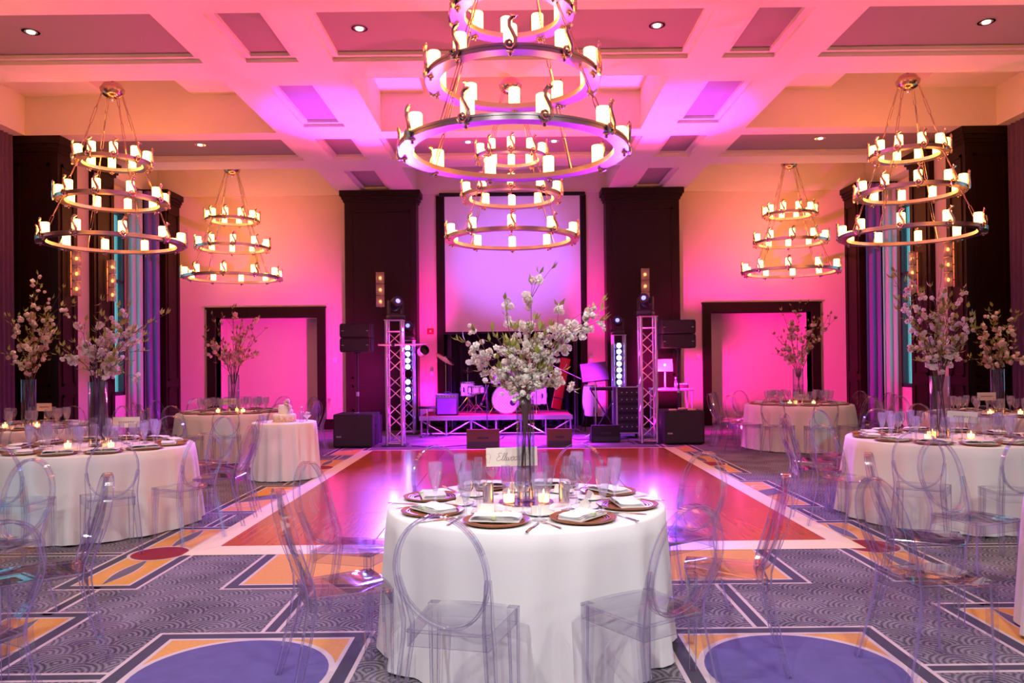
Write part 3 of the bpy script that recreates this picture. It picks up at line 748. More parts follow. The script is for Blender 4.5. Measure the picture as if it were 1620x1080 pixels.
def knife_mb():
    mb=MB().tube([(0,-.105,.004),(0,-.05,.005),(0,-.01,.004)],[.006,.0065,.005],6,True,.6)
    mb.add([(-.002,-.01,.003),(.010,-.01,.003),(.011,.09,.003),(.004,.115,.003),(-.002,.11,.003),(-.002,-.01,.005),(.008,-.01,.004),(.008,.09,.004),(.004,.112,.004),(-.002,.108,.005)],[(4,3,2,1,0),(5,6,7,8,9),(0,1,6,5),(1,2,7,6),(2,3,8,7),(3,4,9,8),(4,0,5,9)])
    return mb
me_fork=fork_mb().mesh('fork','silverware'); me_knife=knife_mb().mesh('knife','silverware')
me_tent=MB().add([(-.045,-.018,0),(.045,-.018,0),(.045,0,.045),(-.045,0,.045),(.045,.018,0),(-.045,.018,0)],[(0,1,2,3),(3,2,4,5),(0,3,5),(1,4,2)]).mesh('place_card','card_stock',smooth=False)
me_votive=MB().open_lathe([(.001,.003),(.03,.003),(.032,.0),(.036,.075),(.034,.075),(.030,.008),(.001,.008)],16).mesh('cup','glass',60)
me_vwax=MB().lathe([(.0,.009),(.029,.009),(.031,.045),(.0,.043)],14).mesh('wax','candle_glow')
me_vflame=MB().lathe([(.0,.045),(.005,.052),(.0055,.06),(.002,.072),(.0,.076)],8).mesh('flame','votive_flame')
me_cyl=MB().lathe([(.0,.0),(.030,.0),(.030,.11),(.028,.112),(.026,.108),(.026,.02),(.0,.02)],24).mesh('tumbler','steel')
me_tray=MB().lathe([(.0,.0),(.15,.0),(.152,.004),(.15,.007),(.0,.007)],40).mesh('mirror_tray','mirror')
def put(name, me, x, y, z, rz, label, cat, group, parts=()):
    o=place(name, me, None, (x,y,z), (0,0,rz)); tag(o,label,cat,group)
    for nm,m2 in parts: place(nm,m2,o)
    return o
def votive(x,y,z,where):
    t=thing('votive_candle', f'lit votive candle in a small clear glass cup {where}', 'candle', (x,y,z), 0, f'votive candles {where}')
    place('cup',me_votive,t); place('wax',me_vwax,t); place('flame',me_vflame,t)
def setting(cx,cy2,r,a,where,full=True,rnd=random, extra=2, goblet=True):
    """one cover at angle a (0 = towards the camera side, counter-clockwise seen from above)"""
    d=Vector((sin(a),-cos(a))); p=Vector((cx,cy2)); side=Vector((-d.y,d.x))     # side: to the diner's right
    rz=a
    def at(rad,s): q=p+d*rad+side*s; return q.x,q.y
    x,y=at(r-.20,0); put('charger_plate',me_charger,x,y,ZT,rz,f'round brown rattan charger plate with ridged rim {where}','plate',f'charger plates {where}',[('ridge',m2) for m2 in me_ridge] if full else ())
    put('folded_napkin',me_napkin,x,y,ZT+.0146,rz+rnd.uniform(-.5,.5),f'folded white napkin with green ribbon on a charger plate {where}','napkin',f'folded napkins {where}',[('ribbon',me_ribbon),('menu_card',me_menu)])
    if full:
        x,y=at(r-.17,-.205); put('fork',me_fork,x,y,ZT,rz+pi*0,f'silver dinner fork lying beside a charger plate {where}','fork',f'forks {where}')
        x,y=at(r-.125,.20); put('knife',me_knife,x,y,ZT,rz,f'silver dinner knife lying beside a charger plate {where}','knife',f'knives {where}')
        x,y=at(r-.41,-.12); put('bread_plate',me_bread,x,y,ZT,rz,f'small white bread plate behind the place setting {where}','plate',f'bread plates {where}')
        put('place_card',me_tent,x,y,ZT+.0045,rz+rnd.uniform(-.3,.3),f'folded cream place card standing on a bread plate {where}','card',f'place cards {where}')
    if goblet:
        x,y=at(r-.295 if full else r-.36,(.19 if full else .12)+rnd.uniform(-.008,.008)); put('water_goblet',me_goblet,x,y,ZT,0,f'frosted stemmed goblet of ice water {where}','glass',f'water goblets {where}')
    if extra>0:
        x,y=at(r-.44,.06+rnd.uniform(-.01,.01)); put('wine_glass',me_wine,x,y,ZT,0,f'empty clear stemmed wine glass {where}','glass',f'wine glasses {where}')
    if extra>1:
        x,y=at(r-.47,-.035+rnd.uniform(-.01,.01)); put('champagne_flute',me_flute,x,y,ZT,0,f'slim clear champagne flute {where}','glass',f'champagne flutes {where}')

# ---- vases and cherry branches
def vase(x,y,h,r,where):
    t=thing('glass_vase', f'tall clear glass cylinder vase of branches {where}', 'vase', (x,y,ZT), 0, 'tall cylinder vases')
    MB().open_lathe([(.001,.012),(r*.5,.012),(r-.004,.014),(r-.004,h),(r,h),(r,.003),(r-.003,.0),(.001,.0)],28).build('glass_wall','vase_glass',t,ang=40)
    MB().lathe([(.0,.016),(r-.006,.016),(r-.006,h*.55),(.0,h*.55)],24).build('water','water',t,ang=40)
def blossom_mesh(seed, m):
    rnd=random.Random(seed); mb=MB(); N=16
    for i in range(N):
        z=1-2*(i+.5)/N; ph=i*2.39996; rr=sqrt(1-z*z); d=Vector((rr*cos(ph),rr*sin(ph),z))
        d=(d+Vector((rnd.uniform(-.25,.25),rnd.uniform(-.25,.25),rnd.uniform(-.25,.25)))).normalized()
        u=d.cross(Vector((.3,.5,.8))).normalized(); v=d.cross(u); R=rnd.uniform(.8,1.05); wd=.55
        c=d*.25
        mb.add([c, d*.75*R+u*wd*.8, d*R+v*.22+u*.3, d*R+v*.22-u*.3, d*.75*R-u*wd*.8, d*.62*R-v*wd*.7],[(0,5,1),(5,2,1),(5,3,2),(5,4,3),(0,4,5)])
    return mb.mesh('blossom',m,80)
BL=[blossom_mesh(i,'blossom') for i in range(3)]+[blossom_mesh(i+9,'blossom_pale') for i in range(3)]
def leaf_add(mb,p,d,L):
    d=d.normalized(); u=d.cross(Vector((0.1,0.2,1))); u=u.normalized() if u.length>1e-3 else Vector((1,0,0)); n=d.cross(u)
    w2=L*.2
    mb.add([p,p+d*L*.45+u*w2+n*L*.06,p+d*L-n*L*.1,p+d*L*.45-u*w2+n*L*.06,p+d*L*.5],[(0,1,4),(1,2,4),(4,2,3),(0,4,3)])
def branch(t,x,y,z0,base,mouth,tip,seed,nb,leafy=.8,bsize=.03,pale=False,twigs=4,thick=.006,bstart=.25):
    """base: offset inside the vase; mouth/tip world points"""
    rnd=random.Random(seed); O=Vector((x,y,z0)); b=O+Vector(base); mo=Vector(mouth); tp=Vector(tip)
    d1=(mo-b).normalized(); c1=mo+d1*(tp-mo).length*.45+Vector((rnd.uniform(-.04,.04),rnd.uniform(-.04,.04),.03))
    pts=[b,(b+mo)/2,mo]
    def bez(f): return mo*(1-f)**2+c1*2*f*(1-f)+tp*f*f
    jit=[Vector((rnd.uniform(-1,1),rnd.uniform(-1,1),rnd.uniform(-1,1)))*.012 for _ in range(9)]
    main=[bez(i/8)+(jit[i] if 0<i<8 else Vector()) for i in range(9)]
    pts+=main[1:]
    k=len(pts); mb=MB().tube([p-O for p in pts],[thick*(1-.75*i/(k-1)) for i in range(k)],5)
    ends=[]
    for q in range(twigs):
        f=rnd.uniform(.15,.95); i=int(f*8); p=main[i]; dd=(tp-mo).normalized()
        off=Vector((rnd.uniform(-1,1),rnd.uniform(-1,1),rnd.uniform(-.4,.8)))*.8+dd
        L=rnd.uniform(.08,.2)*max(.35,(tp-mo).length)/.5; e=p+off.normalized()*L
        mb.tube([p-O,(p+e)/2-O+Vector((0,0,.01)),e-O],[thick*.45,thick*.35,thick*.2],4); ends.append((p,e))
    st=mb.build('branch','bark',t)
    lf=MB(); segs=[(main[i],main[i+1]) for i in range(int(bstart*8),8)]+ends*2
    for q in range(nb):
        a,e=rnd.choice(segs); f=rnd.random(); p=a.lerp(e,f)+Vector((rnd.uniform(-1,1),rnd.uniform(-1,1),rnd.uniform(-1,1)))*bsize*1.1
        s=bsize*rnd.uniform(.65,1.15)
        for extra in range(2 if pale else 1): place('blossom',BL[rnd.randrange(3)+(3 if rnd.random()<.6 else 0)],st,p-O+Vector((rnd.uniform(-1,1),rnd.uniform(-1,1),rnd.uniform(-1,1)))*bsize*1.5,(rnd.uniform(0,6),rnd.uniform(0,6),0),(s*.9,s*.9,s*.8))
        place('blossom',BL[rnd.randrange(3)+(3 if (pale or rnd.random()<.4) else 0)],st,p-O,(rnd.uniform(0,6),rnd.uniform(0,6),0),(s,s,s*.85))
    for q in range(int(nb*leafy*2)):
        a,e=rnd.choice(segs); p=a.lerp(e,rnd.random()); 
        leaf_add(lf,p-O,Vector((rnd.uniform(-1,1),rnd.uniform(-1,1),rnd.uniform(-.3,1))),rnd.uniform(.035,.075)*(bsize/.03)**.5)
    for (p,d) in [(tp,tp-main[-2])]+[(e,e-p2) for p2,e in ends]:
        for q in range(3): leaf_add(lf,p-O,d.normalized()+Vector((rnd.uniform(-.7,.7),rnd.uniform(-.7,.7),rnd.uniform(-.4,.6))),rnd.uniform(.04,.08)*(bsize/.03)**.5)
    o=lf.build('foliage','leaf',st,ang=60); o['kind']='stuff'
def arrangement(x,y,h,r,where,tips,seed,nb,leafy,bsize,thick=.007,pale=False,yj=.25):
    """tips: photo pixels of branch tips, placed at the vase's distance with some spread in depth"""
    vase(x,y,h,r,where); rnd=random.Random(seed); N=len(tips)
    t=thing('cherry_branches', f'spray of pink cherry blossom branches in the vase {where}', 'flowers', (x,y,ZT+.02), 0, 'cherry blossom sprays')
    for i,(px,py) in enumerate(tips):
        Y=y+rnd.uniform(-yj,yj); tp=at_y(px,py,Y)
        dx=max(-1,min(1,(tp.x-x)/.5)); dyy=max(-1,min(1,(Y-y)/.5))
        mo=(x+dx*r*.75, y+dyy*r*.75, ZT+h); a=rnd.uniform(0,6.28)
        branch(t,x,y,ZT+.02,(r*.72*cos(a),r*.72*sin(a),.002) if i % 3 == 0 else (dx*r*.3,dyy*r*.3,h*.72),mo,tp,seed*100+i,nb,leafy,bsize,pale,5,thick)

# ---- table signs
def squiggle(w2,h2,seed):
    rnd=random.Random(seed); pts=[]; n=44
    for i in range(n):
        f=i/(n-1); pts.append((-w2/2+w2*f+.012*sin(f*46), 0, h2*(.5*sin(f*46+1.2)+(.5*rnd.random() if rnd.random()<.2 else 0))))
    return pts
GLYPH={'E':(1.25,[[(1.1,1.8),(.6,2.05),(.15,1.75),(.45,1.25),(.7,1.1),(.3,1.0),(0,.5),(.3,0),(.8,.05),(1.2,.4)]]),
 'l':(.60,[[(0,.2),(.35,.9),(.55,1.8),(.4,2.0),(.25,1.6),(.25,.4),(.45,0),(.7,.25)]]),
 'w':(1.3,[[(0,.3),(.15,.95),(.2,.2),(.4,0),(.6,.3),(.65,.9),(.7,.2),(.9,0),(1.1,.4),(1.15,.95),(1.35,.8)]]),
 'o':(.8,[[(.6,.9),(.3,1),(.05,.5),(.25,0),(.55,.15),(.65,.6),(.45,.95),(.85,.8)]]),
 'd':(1.05,[[(.65,.8),(.35,1),(.05,.5),(.25,0),(.5,.15),(.7,.9),(.78,2.0),(.66,.5),(.75,0),(1.0,.2)]]),
 'S':(1.15,[[(.95,1.7),(.7,2.05),(.35,1.85),(.4,1.4),(.75,1.0),(.8,.4),(.45,0),(.05,.2),(0,.5)]]),
 't':(.65,[[(0,.3),(.3,1.1),(.4,1.7),(.3,.5),(.4,0),(.65,.2)],[(.1,1.15),(.6,1.25)]]), '.':(.4,[[(.1,0),(.14,.05)]]), ' ':(.6,[])}
def script_word(text,width,ht):
    adv=sum(GLYPH[c][0] for c in text); u=width/adv; mb=MB(); x=-width/2
    for c in text:
        for st in GLYPH[c][1]:
            P=[Vector((px+.3*py,0,py)) for px,py in st]; out=[]; n=len(P)
            for i in range(n-1):
                p0,p1,p2,p3=P[max(i-1,0)],P[i],P[i+1],P[min(i+2,n-1)]
                for q in range(4):
                    t=q/4; out.append(.5*((2*p1)+(p2-p0)*t+(2*p0-5*p1+4*p2-p3)*t*t+(3*p1-p0-3*p2+p3)*t**3))
            out.append(P[-1]); mb.tube([(x+p.x*u,0,p.z*u) for p in out],.0011,4)
        x+=GLYPH[c][0]*u
    return mb
def sign(x,y,z,wd,ht,rz,label,text=None,seed=0,tilt=0):
    t=thing('table_sign', label, 'sign', (x,y,ZT), rz, 'table name cards in wire holders')
    zc=z-ZT
    MB().lathe([(.0,.0),(.035,.0),(.033,.006),(.004,.009),(.0035,zc),(.0,zc)],14).build('holder','steel',t)
    MB().tube([(-.012,.004,zc+.02),(-.012,.004,zc-.002),(.012,.004,zc-.002),(.012,.004,zc+.02)],.002,5).build('clip','steel',t)
    c=MB().box(-wd/2,wd/2,-.0012,.0012,0,ht).build('card','card_stock',t,(0,0,zc),smooth=False); c.rotation_euler=(0,tilt,0)
    if text:
        script_word(text,wd*.70,ht).build('lettering','ink',c,(.012,-.0018,ht*.30))
        fl2=MB().tube([(-wd*.46+.012*cos(a)*(1+.4*sin(3*a)),-.0016,ht*.45+.028*sin(a)) for a in [i*.55 for i in range(13)]],.0013,4).build('flourish','ink_gold',c)
    else:
        MB().tube([(p[0],-.0016,ht*.5+p[2]) for p in squiggle(wd*.62,ht*.14,seed)],.0016,4).build('lettering','ink',c)

W0='at the Ellwood sign table'
W1='at the cake-side red disc table'
W2='at the cake-side window table'
W3='at the table behind the cake'
W4='at the laptop-side doorway table'
W5='at the laptop-side red disc table'
W6='at the laptop-side window table'
W7='at the laptop-side blue disc table'
W8='at the cake-side blue disc table'
TB={0:(.063,4.29,.76,.785),1:(-4.1,7.55,.905,.96),2:(-6.45,10.1,.88,.94),3:(-4.68,12.9,.9,.96),4:(4.98,13.5,.9,.95),5:(4.22,7.55,.905,.96),6:(6.6,10.6,.88,.94),7:(3.58,4.05,.76,.79),8:(-3.37,3.45,.76,.79)}
WH=[W0,W1,W2,W3,W4,W5,W6,W7,W8]
for k,(x,y,r,h) in TB.items():
    table(x,y,r,h,WH[k],k*11+3,'cloth_white' if k in (0,7,8) else 'cloth_cream', .004 if k==0 else .0, 15 if k in (0,7,8) else 19, .040 if k in (0,7,8) else .048)
CH_ANG={0:[-16,29,74,119,163,207,254,299],1:[4,33,60,89,118,148,178,208,238],2:[6,36,66,96,126,156,186],3:[15+30*i for i in range(12)],4:[-65+30*i for i in range(12)],
        5:[-37,-65,-94,-123,-152,178,148,118,-8],6:[-36,-66,-96,-126,-6,-156],7:[-119,-82,-158,162],8:[71,125,170,20]}
T0_LAB={-16:'with its back to the front wall',29:'with its back to the front wall',74:'beside the laptop-side blue disc',119:'near the laptop-side dance floor corner',
        163:'with its back to the dance floor',207:'with its back to the dance floor',254:'near the cake-side dance floor corner',299:'beside the cake-side blue disc'}
for k,angs in CH_ANG.items():
    x,y,r,h=TB[k]
    for i,a in enumerate(angs):
        a2=radians(a); rc=(r+.255) if k in (0,7,8) else r+.31
        if k in (1,5) and abs(a)<70: rc+=.10
        if k==8: rc+=.18
        if k==7: rc+=.22 if a!=-82 else .48
        if (k,a)==(8,125): rc-=.13
        if k==0: rc+=.015
        rnd=random.Random(k*50+i); rc+=rnd.uniform(-.01,.03); tw=rnd.uniform(-.08,.08)
        chair(x+rc*sin(a2), y-rc*cos(a2), a2+tw, (f'clear ghost chair {W0} {T0_LAB[a]}' if k==0 else f'clear acrylic ghost chair with oval back {WH[k]}'), f'clear ghost chairs {WH[k]}')

# ---- settings
rnd=random.Random(5)
for a in CH_ANG[0]: setting(TB[0][0],TB[0][1],.76,radians(a),W0,True,rnd,2)
for k in (1,5):
    base=CH_ANG[k][0]
    for i in range(12): setting(TB[k][0],TB[k][1],.905,radians(base+30*i),WH[k],False,rnd,2)
for k in (2,3,4,6):
    base=CH_ANG[k][0]
    for i in range(12): setting(TB[k][0],TB[k][1],.88,radians(base+30*i),WH[k],False,rnd,2 if k in (3,4) else 1, True)
for a in [-119+45*i for i in range(8)]: setting(TB[7][0],TB[7][1],.76,radians(a),W7,True,rnd,1)
# ---- centrepieces
x,y=TB[0][:2]
put('mirror_tray',me_tray,x,y,ZT,0,'round mirror tray under the vase '+W0,'tray',None)
ZM=.0075
def centre(k, tips, h, r, seed, nb, leafy, bsize, pale=False, dx=0, yj=.3, thick=.007):
    x,y=TB[k][:2]
    arrangement(x+dx,y,h,r,WH[k],tips,seed,nb,leafy,bsize,thick,pale,yj)
    for i,a in enumerate((200,-20,90) if k else (205,-25)):
        rr=.22 if k else .105
        votive(x+dx+rr*cos(radians(a)), y+rr*sin(radians(a))-(.02 if k==0 else .08), ZT+(ZM if k==0 else 0), WH[k])
ZT_keep=ZT
centre(0,[(842,452),(838,520),(925,492),(948,508),(737,541),(800,500),(905,540),(890,585),(765,585),(820,560),(870,520),(775,540),(850,560),(905,615),(790,610)],.57,.05,3,11,.22,.023,True,0,.16,.0045)
centre(1,[(160,500),(120,505),(95,560),(200,500),(225,520),(262,497),(228,555),(205,570),(130,540),(180,520),(215,600)],.63,.085,4,7,1.5,.036,False,.03,.3,.006)
centre(2,[(10,500),(50,470),(60,435),(100,455),(30,540),(75,500),(90,530),(115,480),(15,560)],.62,.085,5,7,1.7,.038,False,.1,.35,.006)
centre(3,[(368,498),(340,510),(325,535),(400,510),(420,520),(385,530),(350,545),(375,520),(405,560),(330,560)],.62,.09,6,6,1.3,.038,False,0,.35,.007)
centre(4,[(1265,480),(1240,500),(1225,530),(1300,500),(1320,505),(1275,520),(1250,525),(1290,540),(1225,560)],.62,.09,7,6,1.3,.038,False,0,.35,.007)
centre(5,[(1490,425),(1415,430),(1440,440),(1525,455),(1420,490),(1460,470),(1500,480),(1535,500),(1545,520),(1450,520),(1480,505),(1520,540),(1440,550)],.60,.088,8,6,2.4,.032,False,-.05,.3,.006)
centre(6,[(1570,485),(1545,520),(1610,500),(1600,540),(1555,545),(1615,570),(1530,570),(1585,520)],.62,.085,9,7,1.6,.036,False,.05,.3,.006)
for s,lab in ((-1,'by the first votive'),(1,'by the second votive')):
    put('steel_tumbler',me_cyl,x+s*.21,y-.02,ZT,0,'brushed steel cylinder cup standing '+W0,'cup','steel cups on the near table')
p=at_y(810,737,4.46); sign(p.x,p.y,p.z,.295,.108,0,'cream table sign reading Ellwood in script '+W0,'Ellwood St.',tilt=radians(-1))
for k,(px,py,Y,wd) in {1:(200,676,7.75,.27),3:(362,640,12.7,.25),4:(1268,633,13.2,.25),5:(1522,668,7.35,.29),6:(1561,633,10.33,.25),2:(70,650,10.3,.2)}.items():
    p=at_y(px,py,Y); sign(p.x,p.y,max(p.z,ZT+.06),wd,.105,0,'cream table sign with thin script '+WH[k],None,k,radians(4 if k==5 else 0))

#@@CAKE
CKX,CKY=-3.14,10.55
t=thing('cake_table','small round pedestal table hidden under the pleated white cloth below the cake','table',(CKX,CKY,0))
MB().lathe([(.0,.73),(.40,.73),(.405,.742),(.40,.756),(.0,.756)],40).build('tabletop','wood_dark',t)
MB().lathe([(.2,.0),(.2,.02),(.04,.04),(.035,.73)],20).build('pedestal','black_plastic',t)
c=place('tablecloth',cloth(.425,.455,77,17,.042,TOP,'cloth_white'),None,(CKX,CKY,.003)); tag(c,'white floor-length cloth hanging in deep folds on the small cake table','tablecloth','white round tablecloths')
ck=thing('wedding_cake','two-tier cream wedding cake with peach icing petals and flowers on top','cake',(CKX+.02,CKY-.05,ZT))
MB().lathe([(.0,.0),(.17,.0),(.17,.008),(.0,.008)],32).build('cake_board','china',ck)
MB().lathe([(.0,.008),(.140,.008),(.142,.012),(.142,.105),(.138,.11),(.0,.11)],36).build('lower_tier','icing',ck)
MB().lathe([(.0,.11),(.082,.11),(.082,.225),(.078,.23),(.0,.23)],32).build('upper_tier','icing',ck)
pm=MB().sphere((0,0,0),.022,8,5,(1,.5,1)).mesh('icing_petal','icing_peach')
pm2=MB().sphere((0,0,0),.022,8,5,(1,.5,1)).mesh('icing_petal','icing')
for row,zz in enumerate((.026,.055,.084)):
    for i in range(22):
        a=2*pi*(i+.5*row)/22; place('icing_petal',pm if row==0 or (row==1 and i%2) else pm2,ck,(.144*cos(a),.144*sin(a),zz),(0,0,a+pi/2))
for i,(dx,dz,sc) in enumerate(((.05,.25,.045),(.085,.2,.04),(.06,.29,.035),(.1,.15,.035),(.02,.26,.03))):
    place('sugar_flower',BL[i%6],ck,(dx,-.05,dz),(i,i*2,0),(sc,sc,sc))
bl=thing('water_bottle','small clear bottle on the cake table','bottle',(CKX+.27,CKY-.12,ZT))
MB().open_lathe([(.001,.002),(.03,.0),(.032,.01),(.032,.12),(.012,.16),(.012,.19),(.010,.19),(.010,.16),(.03,.12),(.03,.012),(.001,.012)],16).build('body','glass',bl); MB().lathe([(.0,.19),(.014,.19),(.014,.21),(.0,.21)],12).build('cap','plate_white',bl)
for i,(dx,dy) in enumerate(((-.27,-.12),(-.20,-.2))):
    put('cake_glass',MB().open_lathe([(.001,.004),(.03,.0),(.038,.1),(.036,.1),(.028,.008),(.001,.008)],16).mesh('cake_glass','glass'),CKX+dx,CKY+dy,ZT,0,'short clear tumbler standing beside the wedding cake','glass','tumblers on the cake table')
gf=thing('sugar_bowl','small peach footed dish with a bloom on the cake table','dish',(CKX+.3,CKY+.05,ZT)); MB().lathe([(.0,.0),(.035,.0),(.012,.02),(.012,.04),(.05,.07),(.055,.09),(.0,.085)],20).build('dish','china',gf); place('sugar_flower',BL[1],gf,(0,0,.1),None,(.04,.04,.035))
#@@WALLS2
# ================================================================== CURTAINS, SCREEN, SCONCES
def drape(pts2, z0, z1, folds, amp, m, name, label, cat, group=None, n=None, thick=.012):
    """pleated cloth hung along the straight floor line pts2"""
    a,b=Vector(pts2[0]),Vector(pts2[1]); d=(b-a); L=d.length; u=d.normalized(); nr=Vector((-u.y,u.x)); n=n or folds*8
    vs=[];fs=[]; zz=[z0,z0+(z1-z0)*.35,z0+(z1-z0)*.7,z1]
    for side in (0,1):
        for zi,z in enumerate(zz):
            for i in range(n+1):
                f=i/n; w2=amp*(1-.25*zi/3)*sin(2*pi*folds*f+.3*zi)+ (thick if side else 0)
                p=a+d*f+nr*w2; vs.append((p.x,p.y,z))
    M=n+1; K=len(zz)*M
    for q in range(len(zz)-1):
        for i in range(n):
            o=q*M+i; fs.append((o,o+1,o+M+1,o+M)); fs.append((K+o,K+o+M,K+o+M+1,K+o+1))
    for i in range(n): fs.append((i,K+i,K+i+1,i+1)); o=(len(zz)-1)*M+i; fs.append((o,o+1,K+o+1,K+o))
    o=MB().add(vs,fs).build(name,m,ang=80); return tag(o,label,cat,group)
for s,sd in ((-1,'cake-side'),(1,'laptop-side')):
    drape(((s*8.62,12.2),(s*8.62,13.3)),.02,6.2,9,.045,'curtain_purple','window_curtain',f'dark purple pleated window curtain on the {sd} wall before the first pillar','curtain','window curtains')
    drape(((s*8.66,17.36),(s*8.34,17.36)),.02,5.5,2,.03,'sheer','sheer_curtain',f'white sheer curtain at the {sd} window beside the corner pillar','curtain','sheer curtains')
    drape(((s*8.32,17.40),(s*7.98,17.40)),.02,5.5,2,.035,'curtain_blue','window_curtain',f'purple curtain between the sheer and the corner pillar, {sd} wall','curtain','window curtains')
drape(((-1.62,18.75),(1.58,18.75)),.02,5.4,16,.06,'curtain_dark','stage_curtain','black pleated stage curtain hanging below and behind the projection screen','curtain')
# pipe-and-drape legs beside the curtain
for sx in (-1.58,1.54):
    drape(((sx-.1 if sx>0 else sx,18.45),(sx if sx>0 else sx+.1,18.45)),.02,3.4,2,.03,'curtain_purple','side_drape','narrow dark drape at the edge of the stage niche','curtain','narrow drapes flanking the stage niche')
sc=thing('projection_screen','large pull-down white projection screen with black border above the drum kit','screen',(0,18.16,0))
a,b=at_y(705,525,18.16),at_y(917,306,18.16); SX0,SX1,SZ0,SZ1=a.x,b.x,a.z,5.48
MB().box(SX0,SX1,-.002,.002,SZ0,SZ1).build('screen_fabric','screen_white',sc,smooth=False)
MB().box(SX0-.05,SX0,-.006,.004,SZ0-.03,SZ1).build('border','black_matte',sc,smooth=False); MB().box(SX1,SX1+.05,-.006,.004,SZ0-.03,SZ1).build('border','black_matte',sc,smooth=False)
MB().lathe([(.0,SX0-.05),(.025,SX0-.05),(.025,SX1+.05),(.0,SX1+.05)],12).xf(Matrix.Translation((0,0,SZ0-.03)) @ Matrix.Rotation(pi/2,4,'Y')).build('bottom_bar','black_matte',sc)
MB().bbox(SX0-.12,SX1+.12,-.06,.06,SZ1-.02,SZ1+.06,.01).build('roller_case','black_matte',sc)
def sconce(loc, rz, label):
    t=thing('wall_sconce',label,'sconce',loc,rz,'three-block glass wall sconces')
    MB().box(-.02,.02,-.02,-.0,-.40,.40).build('back_rail','brass',t)
    for z in (-.27,0,.27):
        MB().box(-.01,.01,-.09,-.02,z-.01,z+.01).build('arm','brass',t)
        g=MB().bbox(-.095,.095,-.15,-.085,z-.125,z+.125,.01).build('glass_block','sconce_glass',t)
        MB().sphere((0,-.118,z),.028,10,6,(1,.8,1.2)).build('bulb','sconce_glow',g)
        MB().box(-.097,.097,-.15,-.085,z+.125,z+.132).build('block_cap','brass',g,smooth=False)
    return t
sconce((-3.04,17.83,3.24),0,'three-block amber glass sconce on the stage column on the cake side')
sconce((3.05,17.83,3.26),0,'three-block amber glass sconce on the stage column on the laptop side')
for s,sd in ((-1,'cake-side'),(1,'laptop-side')):
    for yy,nm in ((13.72,'before the pink wall strip'),(14.95,'beyond the pink wall strip')):
        sconce((s*7.88,yy,3.2),pi/2*(-s)*-1 if False else (pi/2 if s<0 else -pi/2),f'three-block glass sconce on the {sd} pillar {nm}')
def wall_plate(px,py,wd,ht,label,cat,m='plate_white',Y=18.295,detail=True):
    p=at_y(px,py,Y); t=thing('wall_plate',label,cat,(p.x,Y,p.z),0,'small plates on the stage wall')
    MB().bbox(-wd/2,wd/2,-.012,.0,-ht/2,ht/2,.004).build('plate',m,t)
    if detail: MB().box(-wd*.14,wd*.14,-.018,-.012,-ht*.2,ht*.2).build('switch','plate_white',t,smooth=False)
wall_plate(681,524,.16,.13,'small red alarm box on the pink wall strip beside the stage','alarm box','alarm_red')
wall_plate(694,568,.12,.13,'white thermostat plate on the pink wall strip beside the stage','wall plate')
wall_plate(683,589,.08,.13,'white switch plate under the thermostat, nearer the stage column','switch plate')
wall_plate(694,589,.08,.13,'white outlet plate under the thermostat, nearer the screen','outlet plate')
wall_plate(530,570,.1,.13,'white switch plate beside the cake-side doorway','switch plate')
wall_plate(1105,564,.1,.13,'white switch plate beside the laptop-side doorway','switch plate')
wall_plate(935,567,.1,.14,'white outlet plate on the wall strip behind the music stand','outlet plate')

#@@STAGE
# ================================================================== STAGE
def wheel(t,x,y,r=.05,m='black_plastic'):
    return MB().lathe([(.0,-.018),(r,-.018),(r,.018),(.0,.018)],14).xf(Matrix.Translation((x,y,r)) @ Matrix.Rotation(pi/2,4,'Y')).build('caster',m,t)
# riser
DZ=.42
rs=thing('drum_riser','low aluminium stage riser with braced legs and purple deck under the drum kit','stage riser',(-.4,16.3,0))
RX0,RX1,RY1=-1.58,1.62,1.62
MB().bbox(RX0,RX1,0,RY1,DZ-.02,DZ,.004).build('deck','carpet_red',rs)
MB().box(RX0-.02,RX1+.02,-.03,0,DZ-.09,DZ+.002).build('front_rail','aluminium',rs,smooth=False)
MB().box(RX0-.02,RX1+.02,RY1,RY1+.03,DZ-.09,DZ+.002).build('back_rail','aluminium',rs,smooth=False)
for x0 in (RX0-.02,RX1-.01): MB().box(x0,x0+.03,0,RY1,DZ-.09,DZ-.02).build('side_rail','aluminium',rs,smooth=False)
nb_=7; xs_=[RX0+.02+(RX1-RX0-.04)*i/(nb_-1) for i in range(nb_)]
for yy in (.02,RY1-.02):
    for x0 in xs_: MB().tube([(x0,yy,0.003),(x0,yy,DZ-.09)],.022,8).build('leg','aluminium',rs)
    for i in range(nb_-1):
        pa,pb=(xs_[i],xs_[i+1]) if i%2 else (xs_[i+1],xs_[i])
        MB().tube([(pa,yy,.02),(pb,yy,DZ-.1)],.016,6).build('brace','aluminium',rs)
    MB().tube([(xs_[0],yy,.05),(xs_[-1],yy,.05)],.014,6).build('stretcher','aluminium',rs)
# drums
def drum_mb(r,h): return [(.0,0),(r,0),(r,h),(.0,h)]
def hoop(r,z): return MB().annulus(r-.004,r+.014,z-.012,z+.012,36)
ROTY=Matrix.Rotation(pi/2,4,'X')
bd=thing('bass_drum','large bass drum with pale lavender patterned head and round port, facing the dance floor','drum',(-.17,16.75,DZ))
R=.30; zc=R+.015
Mx=Matrix.Translation((0,0,zc)) @ ROTY
MB().lathe([(R,0),(R,-.42)],40).xf(Mx).build('shell','drum_shell',bd)
hd=MB().lathe([(.0,.004),(R-.01,.004),(R-.008,.0),(.0,0)],40).xf(Mx).build('head','drum_head',bd)
hoop(R,.006).xf(Mx).build('hoop','chrome',bd); hoop(R,-.42).xf(Mx).build('hoop','chrome',bd)
MB().lathe([(.0,.007),(.055,.007),(.055,.004),(.0,.004)],20).xf(Mx @ Matrix.Translation((.15,-.07,0))).build('port','black_matte',hd)
